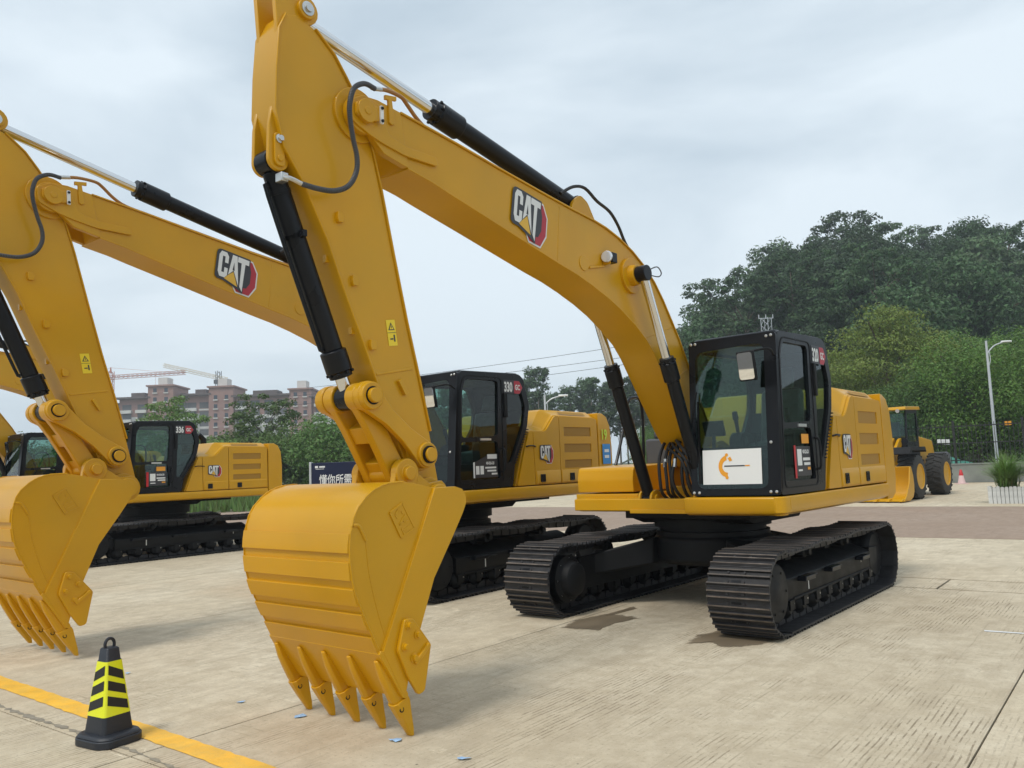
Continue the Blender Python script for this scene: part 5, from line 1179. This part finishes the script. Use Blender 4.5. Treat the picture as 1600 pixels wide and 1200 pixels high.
def tree_meshes(key, h, cr, n_cl, n_lf, ls, shape, seed, trunk_r=.2, base=.3):
    """crown and trunk meshes; shape: 'round', 'airy', 'layer', 'tall', 'bush'"""
    r = random.Random(seed); cl = []; tries = 0
    z0 = h * base
    while len(cl) < n_cl and tries < 5000:
        tries += 1
        if shape == 'layer':
            lay = r.randint(0, 6); t = max(0.0, (lay + r.uniform(-.12, .12)) / 6); z = z0 + (h - z0) * t; R = cr * (1.0 - .75 * t ** 1.6) * (.75 + .35 * (lay % 2)); a = r.uniform(0, 6.283); q = R * math.sqrt(r.uniform(.08, 1)); c = (q * math.cos(a), q * math.sin(a), z - q * .06); s = (cr * .24, cr * .24, cr * .055)
        elif shape == 'tall':
            t = r.random() ** .8; z = z0 + (h - z0) * t; R = cr * (1.0 - .5 * t) * (1 if t > .15 else .6); a = r.uniform(0, 6.283); q = R * math.sqrt(r.random()); c = (q * math.cos(a), q * math.sin(a), z); k = cr * r.uniform(.22, .40); s = (k, k, k * .75)
        else:
            u = Vector((r.gauss(0, 1), r.gauss(0, 1), r.gauss(0, 1))).normalized() * (r.uniform(.45, 1.0) if shape != 'airy' else r.uniform(.6, 1.05))
            hz = (h - z0) / 2; c = (u.x * cr, u.y * cr, z0 + hz + u.z * hz)
            if shape == 'bush' and c[2] < h * .12: continue
            k = cr * (r.uniform(.20, .34) if shape != 'airy' else r.uniform(.16, .28)); s = (k, k, k * (.8 if shape in ('round', 'bush') else .5))
            if shape == 'dome': k *= r.uniform(.7, 1.15); s = (k * 1.15, k * 1.15, k * .42); c = (c[0] * (1.05 - .45 * max(0, u.z)), c[1] * (1.05 - .45 * max(0, u.z)), c[2])
        if shape == 'airy' and any((Vector(c) - Vector(d)).length < cr * .22 for d, _ in cl): continue
        cl.append((c, s))
    V = []; F = []
    for c, s in cl:
        for k in range(n_lf):
            u = Vector((r.gauss(0, 1), r.gauss(0, 1), r.gauss(0, 1) + .25)).normalized(); rad = r.uniform(.55, 1.08)
            p = Vector((c[0] + u.x * s[0] * rad, c[1] + u.y * s[1] * rad, c[2] + u.z * s[2] * rad))
            nrm = (u + Vector((r.gauss(0, .5), r.gauss(0, .5), r.gauss(0, .5) + .5))).normalized(); a = nrm.orthogonal().normalized(); a = Matrix.Rotation(r.uniform(0, 6.283), 3, nrm) @ a; b = nrm.cross(a)
            l = ls * r.uniform(.6, 1.25); w_ = l * r.uniform(.38, .6); i = len(V)
            V += [p - a * l, p + b * w_ - nrm * l * .1, p + a * l, p - b * w_ - nrm * l * .1]; F.append((i, i + 1, i + 2, i + 3))
    me = bpy.data.meshes.new('crown'); me.from_pydata([tuple(q) for q in V], [], F); me.update()
    mb = MB(); tr = trunk_r; top = h * (.80 if shape in ('tall', 'layer') else .62)
    lean = r.uniform(-.03, .03) * h
    mb.tube([(0, 0, -.5), (lean * .2, 0, top * .3), (lean * .6, lean * .3, top * .65), (lean, lean * .4, top)], tr * .8, 8, sub=2)
    for q in range(len(mb.v)):
        x, y, z = mb.v[q]; k = 1.25 - .85 * max(0, min(1, z / top)); cx_ = lean * (z / top); mb.v[q] = (cx_ + (x - cx_) * k, lean * .4 * z / top + (y - lean * .4 * z / top) * k, z)
    for c, s in cl[::max(1, len(cl) // 14)]:
        zb = min(top * .98, max(h * base * .55, c[2] - r.uniform(.15, .3) * h)); b0 = Vector((lean * zb / top, lean * .4 * zb / top, zb)); mb.tube([b0, b0.lerp(Vector(c), .5) + Vector((0, 0, .03 * h)), c], tr * .22, 5, sub=2)
    o = mb.build('trunk', BARK, None); tm = o.data; bpy.data.objects.remove(o)
    TREES[key] = (me, tm)
def plant(name, key, leaf, bark, loc, s, rz, label, cat, group, sz=1.0, parts=('crown', 'trunk')):
    root = thing(name, label, cat, loc, rz, group)
    for nm, me, m_ in ((parts[0], TREES[key][0], leaf), (parts[1], TREES[key][1], bark)):
        mk = (key, nm, m_.name)
        if mk not in TREES:
            mm = me if not me.materials else me.copy(); mm.materials.clear(); mm.materials.append(m_); TREES[mk] = mm
        o = bpy.data.objects.new(nm, TREES[mk]); COL.objects.link(o); o.parent = root; o.scale = (s, s, s * sz)
    return root
tree_meshes('hillA', 11, 4.6, 70, 110, .22, 'round', 1, .22, .30); tree_meshes('hillB', 13, 4.3, 60, 95, .21, 'airy', 2, .24, .40)
tree_meshes('hillC', 10, 4.1, 64, 110, .22, 'dome', 3, .2, .25); tree_meshes('euc', 17, 2.5, 60, 80, .21, 'tall', 4, .2, .40); tree_meshes('euc2', 16, 2.2, 48, 80, .21, 'tall', 5, .2, .46)
tree_meshes('layer', 13, 5.4, 200, 170, .115, 'dome', 6, .28, .12); tree_meshes('bright', 8.6, 4.7, 170, 210, .105, 'round', 7, .25, .10)
tree_meshes('bush', 5.6, 3.6, 80, 130, .14, 'bush', 8, .12, .05); tree_meshes('bush2', 4.6, 3.2, 70, 130, .14, 'bush', 9, .12, .05); tree_meshes('midair', 9, 3.0, 60, 90, .14, 'airy', 10, .13, .40)
rt = random.Random(77); k = 0
y = 80.0
while y < 158:
    x = 24.0
    while x < 128:
        xx = x + rt.uniform(-2.2, 2.2); yy = y + rt.uniform(-2.2, 2.2); hh = hill_h(xx, yy); az = xx / yy
        if az < .66 and az > .205 and not (hh < 1.2 and xx < 30) and not (yy < 92 and az > .64):
            key = rt.choice(('hillA', 'hillA', 'hillC', 'hillB')); s = rt.uniform(.65, 1.3)
            plant('forest_tree', key, rt.choice((L_DARK, L_DARK, L_EUC)), BARK, (xx, yy, hh - .2), s, rt.uniform(0, 6.28), 'one of the dense dark green trees covering the hill', 'tree', 'trees on the wooded hill', rt.uniform(.9, 1.15))
            k += 1
        x += 6.3
    y += 6.6
for px, d, s, key, lb in ((1145, 128, 1.4, 'hillB', 'airy tree at the left shoulder of the hill, standing against the sky'), (1240, 132, 1.5, 'hillA', 'round dark tree on the hill skyline, left of the summit'), (1345, 138, 1.6, 'hillB', 'tall spreading tree on the summit of the hill'), (1410, 140, 1.4, 'hillB', 'open crowned tree on the skyline just right of the summit'), (1480, 142, 1.35, 'hillB', 'small crowned skyline tree on the right of the hill')):
    q = at(px, 700, d); plant('skyline_tree', key, L_EUC, BARK, (q.x, q.y, hill_h(q.x, q.y) - .3), s, px * .1, lb, 'tree', 'trees on the hill skyline')
for i in range(34):
    px = 690 + i * 11.5 + rt.uniform(-4, 4); d = rt.choice((140, 150, 162)) + rt.uniform(-4, 4); q = at(px, 700, d); s = rt.uniform(.86, 1.06)
    plant('eucalyptus_tree', rt.choice(('euc', 'euc2')), L_EUC, BARKP, (q.x, q.y, 0), s, rt.uniform(0, 6.28), 'one of the tall slim trees lined up beyond the yard, centre', 'tree', 'tall slim trees beyond the yard')
def T(name, key, leaf, px, d, s, lb, grp=None, sz=1.0, bark=BARK, z=0): q = at(px, 700, d); return plant(name, key, leaf, bark, (q.x, q.y, z), s, px * .37, lb, 'bush' if 'bush' in name else 'tree', grp, sz)
T('broad_tree', 'layer', L_YEL, 1395, 64, 1.02, 'yellow green tree with layered branches behind the nearest cab')
T('broad_tree', 'layer', L_YEL, 1300, 72, .78, 'smaller yellow green layered tree just behind the nearest engine cover', z=.5)
T('broad_tree', 'layer', L_MID, 1500, 70, .92, 'green layered tree behind the street lamp, upper right')
T('broad_tree', 'bright', L_BRT, 1530, 54, 1.0, 'bright green bushy tree behind the street lamp')
T('broad_tree', 'bright', L_BRT, 1625, 57, 1.12, 'bright green bushy tree cut by the right edge')
T('broad_tree', 'bright', L_MID, 1455, 57, .82, 'bushy green tree behind the wheel loader')
T('broad_tree', 'bright', L_MID, 1365, 62, .70, 'low green tree between the nearest excavator and wheel loader')
T('broad_tree', 'bright', L_MID, 1245, 66, .62, 'low green tree hidden behind the nearest cab')
T('broad_tree', 'bright', L_BRT, 1022, 92, .62, 'small light green tree behind the nearest boom foot')
T('broad_tree', 'bright', L_MID, 1560, 66, 1.15, 'tall green tree behind the bright bushy trees on the right')
T('broad_tree', 'bright', L_DARK, 1640, 74, 1.4, 'large dark green tree at the right edge below the hill')
for i, px in enumerate((150, 190, 232, 268, 300, 345, 388, 420, 455, 492, 520, 552, 590, 640, 690, 740, 90, 40, 0)):
    T('bush', ('bush', 'bush2')[i % 2], (L_BUSH, L_MID, L_BUSH)[i % 3], px, 62 + (i * 7) % 17, .95 + .12 * ((i * 5) % 4) / 3, 'one of the rounded green bushes along the left side behind the excavators', 'bushes behind the excavators')
for px, d, s, lb in ((265, 66, .92, 'slender open tree in front of the left apartment block'), (412, 72, .98, 'slender open tree in front of the middle apartment block'), (345, 80, .62, 'small open tree between the two slender trees'), (500, 70, .72, 'open tree right of the farther engine cover')):
    T('slender_tree', 'midair', L_BUSH, px, d, s, lb, 'slender trees in front of the apartments')
# undergrowth strip beneath the bushes
mb = MB(); r = random.Random(9)
for i in range(9000):
    px = r.uniform(-60, 760); d = r.uniform(40, 66); q = at(px, 700, d); a = r.uniform(0, 3.14); h = r.uniform(.15, .55); w_ = .08
    if GV.x * q.x + GV.y * q.y < 47.2 and px > 470: continue
    h *= 1.5 if px < 470 else 1.0
    dx, dy = math.cos(a) * w_, math.sin(a) * w_; tx, ty = r.gauss(0, .12), r.gauss(0, .12)
    mb.add([(q.x - dx, q.y - dy, -.06), (q.x + dx, q.y + dy, -.06), (q.x + tx, q.y + ty, h)], [(0, 1, 2)])
vg = [at(px, 700, d) for px, d in ((-300, 39), (472, 40.5), (472, 70), (-300, 70))]; mg = MB(); mg.add([(q.x, q.y, .02) for q in vg], [(0, 1, 2, 3)]); tag(mg.build('verge', GRASSM, smooth=0), kind='structure')
tag(mb.build('rough_grass', L_BUSH, smooth=0), 'rough grass growing at the far edge of the yard', 'grass', kind='stuff')
# ------------------------------------------------------------------ apartment blocks
BRN = mat('brown_tile', (.36, .215, .18), .8, var=.08, vscale=.3); CRM = mat('cream_render', (.66, .64, .60), .8, var=.08, vscale=.3); WIN = mat('window_glass', (.05, .065, .08), .12); RFM = mat('roof_slate', (.13, .10, .09), .8); SHDW = mat('loggia_shade', (.13, .13, .13), .8)  # SHDW: dark grey on flat panels paints the shade inside the loggias
DB = 270.0; MPP = DB / FPX
base = at(335, 748, DB)
def bz(py): return (748 - py) * MPP * 1.0
def bxx(px): return (px - 335) * MPP
UNIT = {}
def unit_mesh(nm, dims, m):
    if nm not in UNIT: mb = MB(); mb.bb(-dims[0] / 2, dims[0] / 2, -dims[1], .05, 0, dims[2]); o = mb.build(nm, m, None, smooth=0); UNIT[nm] = o.data; bpy.data.objects.remove(o)
    return UNIT[nm]
def put(nm, me, parent, x, y, z): o = bpy.data.objects.new(nm, me); COL.objects.link(o); o.parent = parent; o.location = (x, y, z); return o
def block(label, towers, wings, seed):
    root = thing('apartment_block', label, 'building', (base.x, base.y, 0), RAD(1.5), 'far apartment blocks'); r = random.Random(seed)
    for px0, px1, py in towers:
        x0, x1, h = bxx(px0), bxx(px1), bz(py); mb = MB(); mb.bb(x0, x1, -1.5, 12, -3, h); mb.bb(x0 - .5, x1 + .5, -2.0, 12.5, h, h + .5)
        w_ = mb.build('tower', BRN, root, smooth=0); mb = MB(); mb.bb(x0 + 1.5, x0 + 4.5, 3, 8, h + .5, h + 3.4); mb.build('roof_tank', CRM, w_, smooth=0)
        k = 1
        while k * 2.95 < h - 1.5:
            for t in (.28, .72): put('window', unit_mesh('tower_window', (1.1, .06, 1.3), WIN), root, x0 + (x1 - x0) * t, -1.5, k * 2.95 + .6); put('sill', unit_mesh('tower_sill', (1.5, .35, .35), CRM), root, x0 + (x1 - x0) * t, -1.5, k * 2.95 + .15)
            k += 1
    for px0, px1, py in wings:
        x0, x1, h = bxx(px0), bxx(px1), bz(py); mb = MB(); mb.bb(x0, x1, 0, 11, -3, h - 6.5); w_ = mb.build('wall', CRM, root, smooth=0)
        mb = MB(); mb.bb(x0, x1, .02, 11, h - 6.48, h - .6); mb.build('upper_wall', BRN, root, smooth=0)
        mb = MB(); mb.bb(x0 - .8, x1 + .8, -1.6, 12, h - .6, h); mb.bb(x0 + (x1 - x0) * .3, x1 - (x1 - x0) * .25, 2, 9, h, h + 1.6); mb.build('roof', RFM, root, smooth=0)
        n = max(2, int((x1 - x0) / 4.3)); bw = (x1 - x0) / n; k = 0
        while k * 2.95 < h - 3:
            for i in range(n):
                xc = x0 + bw * (i + .5); z = k * 2.95
                lg = put('loggia_shade', unit_mesh('loggia_shade', (2.9, .04, 2.0), WIN if (i + k) % 3 else SHDW), root, xc, 0, z + .85)
                if i % 2 == (k // 9) % 2 or r.random() < .25: put('balcony', unit_mesh('balcony', (3.5, 1.2, 1.0), CRM), root, xc, 0, z)
                else: put('window_band', unit_mesh('window_band', (3.3, .12, .55), CRM), root, xc, 0, z + .15)
            k += 1
block('leftmost brown and cream apartment block with a brown stair tower', [(235, 274, 594)], [(188, 234.8, 609), (274.2, 290, 612)], 1)
block('middle apartment block with a tall brown tower below the yellow crane', [(329, 367, 599)], [(291, 328.8, 607), (367.2, 452, 612)], 2)
block('right hand apartment block partly hidden by the nearest bucket linkage', [(454, 488, 607)], [(488.2, 560, 617)], 3)
block('apartment block peeping out behind the second excavator stick, far left', [(120, 140, 612)], [(140.2, 184, 622)], 4)
# ------------------------------------------------------------------ tower cranes
def lattice(mb, a, b, w_, n, r):
    a = Vector(a); b = Vector(b); d = (b - a).normalized(); s1 = d.orthogonal().normalized() * w_ / 2; s2 = d.cross(s1)
    cs = [s1 + s2, s1 - s2, -s1 - s2, -s1 + s2]
    for c in cs: mb.cyl(a + c, b + c, r, seg=4)
    for i in range(n):
        p = a.lerp(b, i / n); q = a.lerp(b, (i + 1) / n)
        for k in range(4): mb.cyl(p + cs[k], q + cs[(k + 1) % 4], r * .7, seg=3)
COR = mat('crane_red', (.52, .16, .08), .6); CYE = mat('crane_yellow', (.60, .46, .24), .6)
DC = 330.0; p = at(171.5, 748, DC); c1 = thing('tower_crane', 'orange red hammerhead tower crane beyond the apartments, left', 'crane', (p.x, p.y, 0)); M1 = DC / FPX
zz = lambda py: (748 - py) * M1
mb = MB(); lattice(mb, (0, 0, 0), (0, 0, zz(568)), 2.0, 20, .13); mb.build('mast', COR, c1); mb = MB(); lattice(mb, (-14, 0, zz(579)), (30, 0, zz(574)), 1.2, 24, .11); mb.build('jib', COR, c1)
mb = MB(); mb.cyl((0, 0, zz(562)), (25, 0, zz(573.5)), .06, seg=4); mb.cyl((0, 0, zz(562)), (-13, 0, zz(578)), .06, seg=4); mb.cyl((18, 0, zz(575)), (18, 0, zz(592)), .05, seg=4); mb.cyl((0, 0, zz(570)), (0, 0, zz(561)), .5, .15, seg=6); mb.build('tie_rods', COR, c1); mb = MB(); mb.bb(-14, -11, -1, 1, zz(583), zz(578)); mb.build('counterweight', GREYP, c1)
p = at(342, 748, DC); c2_ = thing('tower_crane', 'pale yellow luffing crane with raised jib above the middle apartment block', 'crane', (p.x, p.y, 0))
mb = MB(); lattice(mb, (0, 0, zz(660)), (0, 0, zz(574)), 1.7, 12, .12); mb.build('mast', GREYP, c2_); mb = MB(); lattice(mb, (3.6, 0, zz(588)), (-22, 0, zz(561.5)), 1.1, 16, .10); mb.build('jib', CYE, c2_); mb = MB(); mb.bb(2.4, 4.8, -1, 1, zz(596), zz(588)); mb.bb(-1.5, 1.5, -1.2, 1.2, zz(594), zz(588)); mb.build('machinery_deck', GREYP, c2_)
# ------------------------------------------------------------------ power lines and pole on the hill
p = at(1199, 530, 100); pp = thing('power_pole', 'pale lattice power pole showing above the nearest cab roof', 'pole', (p.x, p.y, hill_h(p.x, p.y)))
hz = at(1199, 497, 100).z - hill_h(p.x, p.y)
mb = MB(); lattice(mb, (0, 0, -1), (0, 0, hz), .9, 14, .05); mb.build('mast', GALV, pp); mb = MB(); mb.bb(-.9, .9, -.05, .05, hz - .06, hz + .03)
for x in (-.85, 0, .85): mb.cyl((x, 0, hz), (x, 0, hz + .45), .06, seg=6)
mb.build('crossarm', GALV, pp)
WIRE = mat('wire', (.05, .055, .06), .6)
wl = []
for i, (a, b) in enumerate((((480, 606), (1180, 507)), ((420, 622), (1180, 529)), ((380, 640), (1180, 540)))):
    A = at(a[0], a[1], 150); B = at(b[0], b[1], 101); P = []
    for t in range(21): q = A.lerp(B, t / 20); q.z -= 1.6 * 4 * (t / 20) * (1 - t / 20) * .35; P.append(q)
    mb = MB(); mb.tube(P, .035, 4, sub=1); o = mb.build('power_line', WIRE, smooth=0); tag(o, ('topmost', 'middle', 'lowest')[i] + ' of three power lines crossing the sky behind the booms', 'wire', 'power lines across the sky')
# ------------------------------------------------------------------ haze over the whole place
hz_ = bpy.data.materials.new('haze_air'); hz_.use_nodes = True; _n = hz_.node_tree; _n.nodes.remove(_n.nodes['Principled BSDF'])
_v = _n.nodes.new('ShaderNodeVolumePrincipled'); _v.inputs['Color'].default_value = (.86, .92, .98, 1); _v.inputs['Density'].default_value = .0007; _v.inputs['Anisotropy'].default_value = .2
_n.links.new(_v.outputs[0], _n.nodes['Material Output'].inputs['Volume'])
mb = MB(); mb.bb(-210, 240, -30, 420, -1.2, 62); tag(mb.build('haze', hz_, smooth=0), 'thin pale haze filling the air of the yard and hillside', 'haze', kind='stuff')
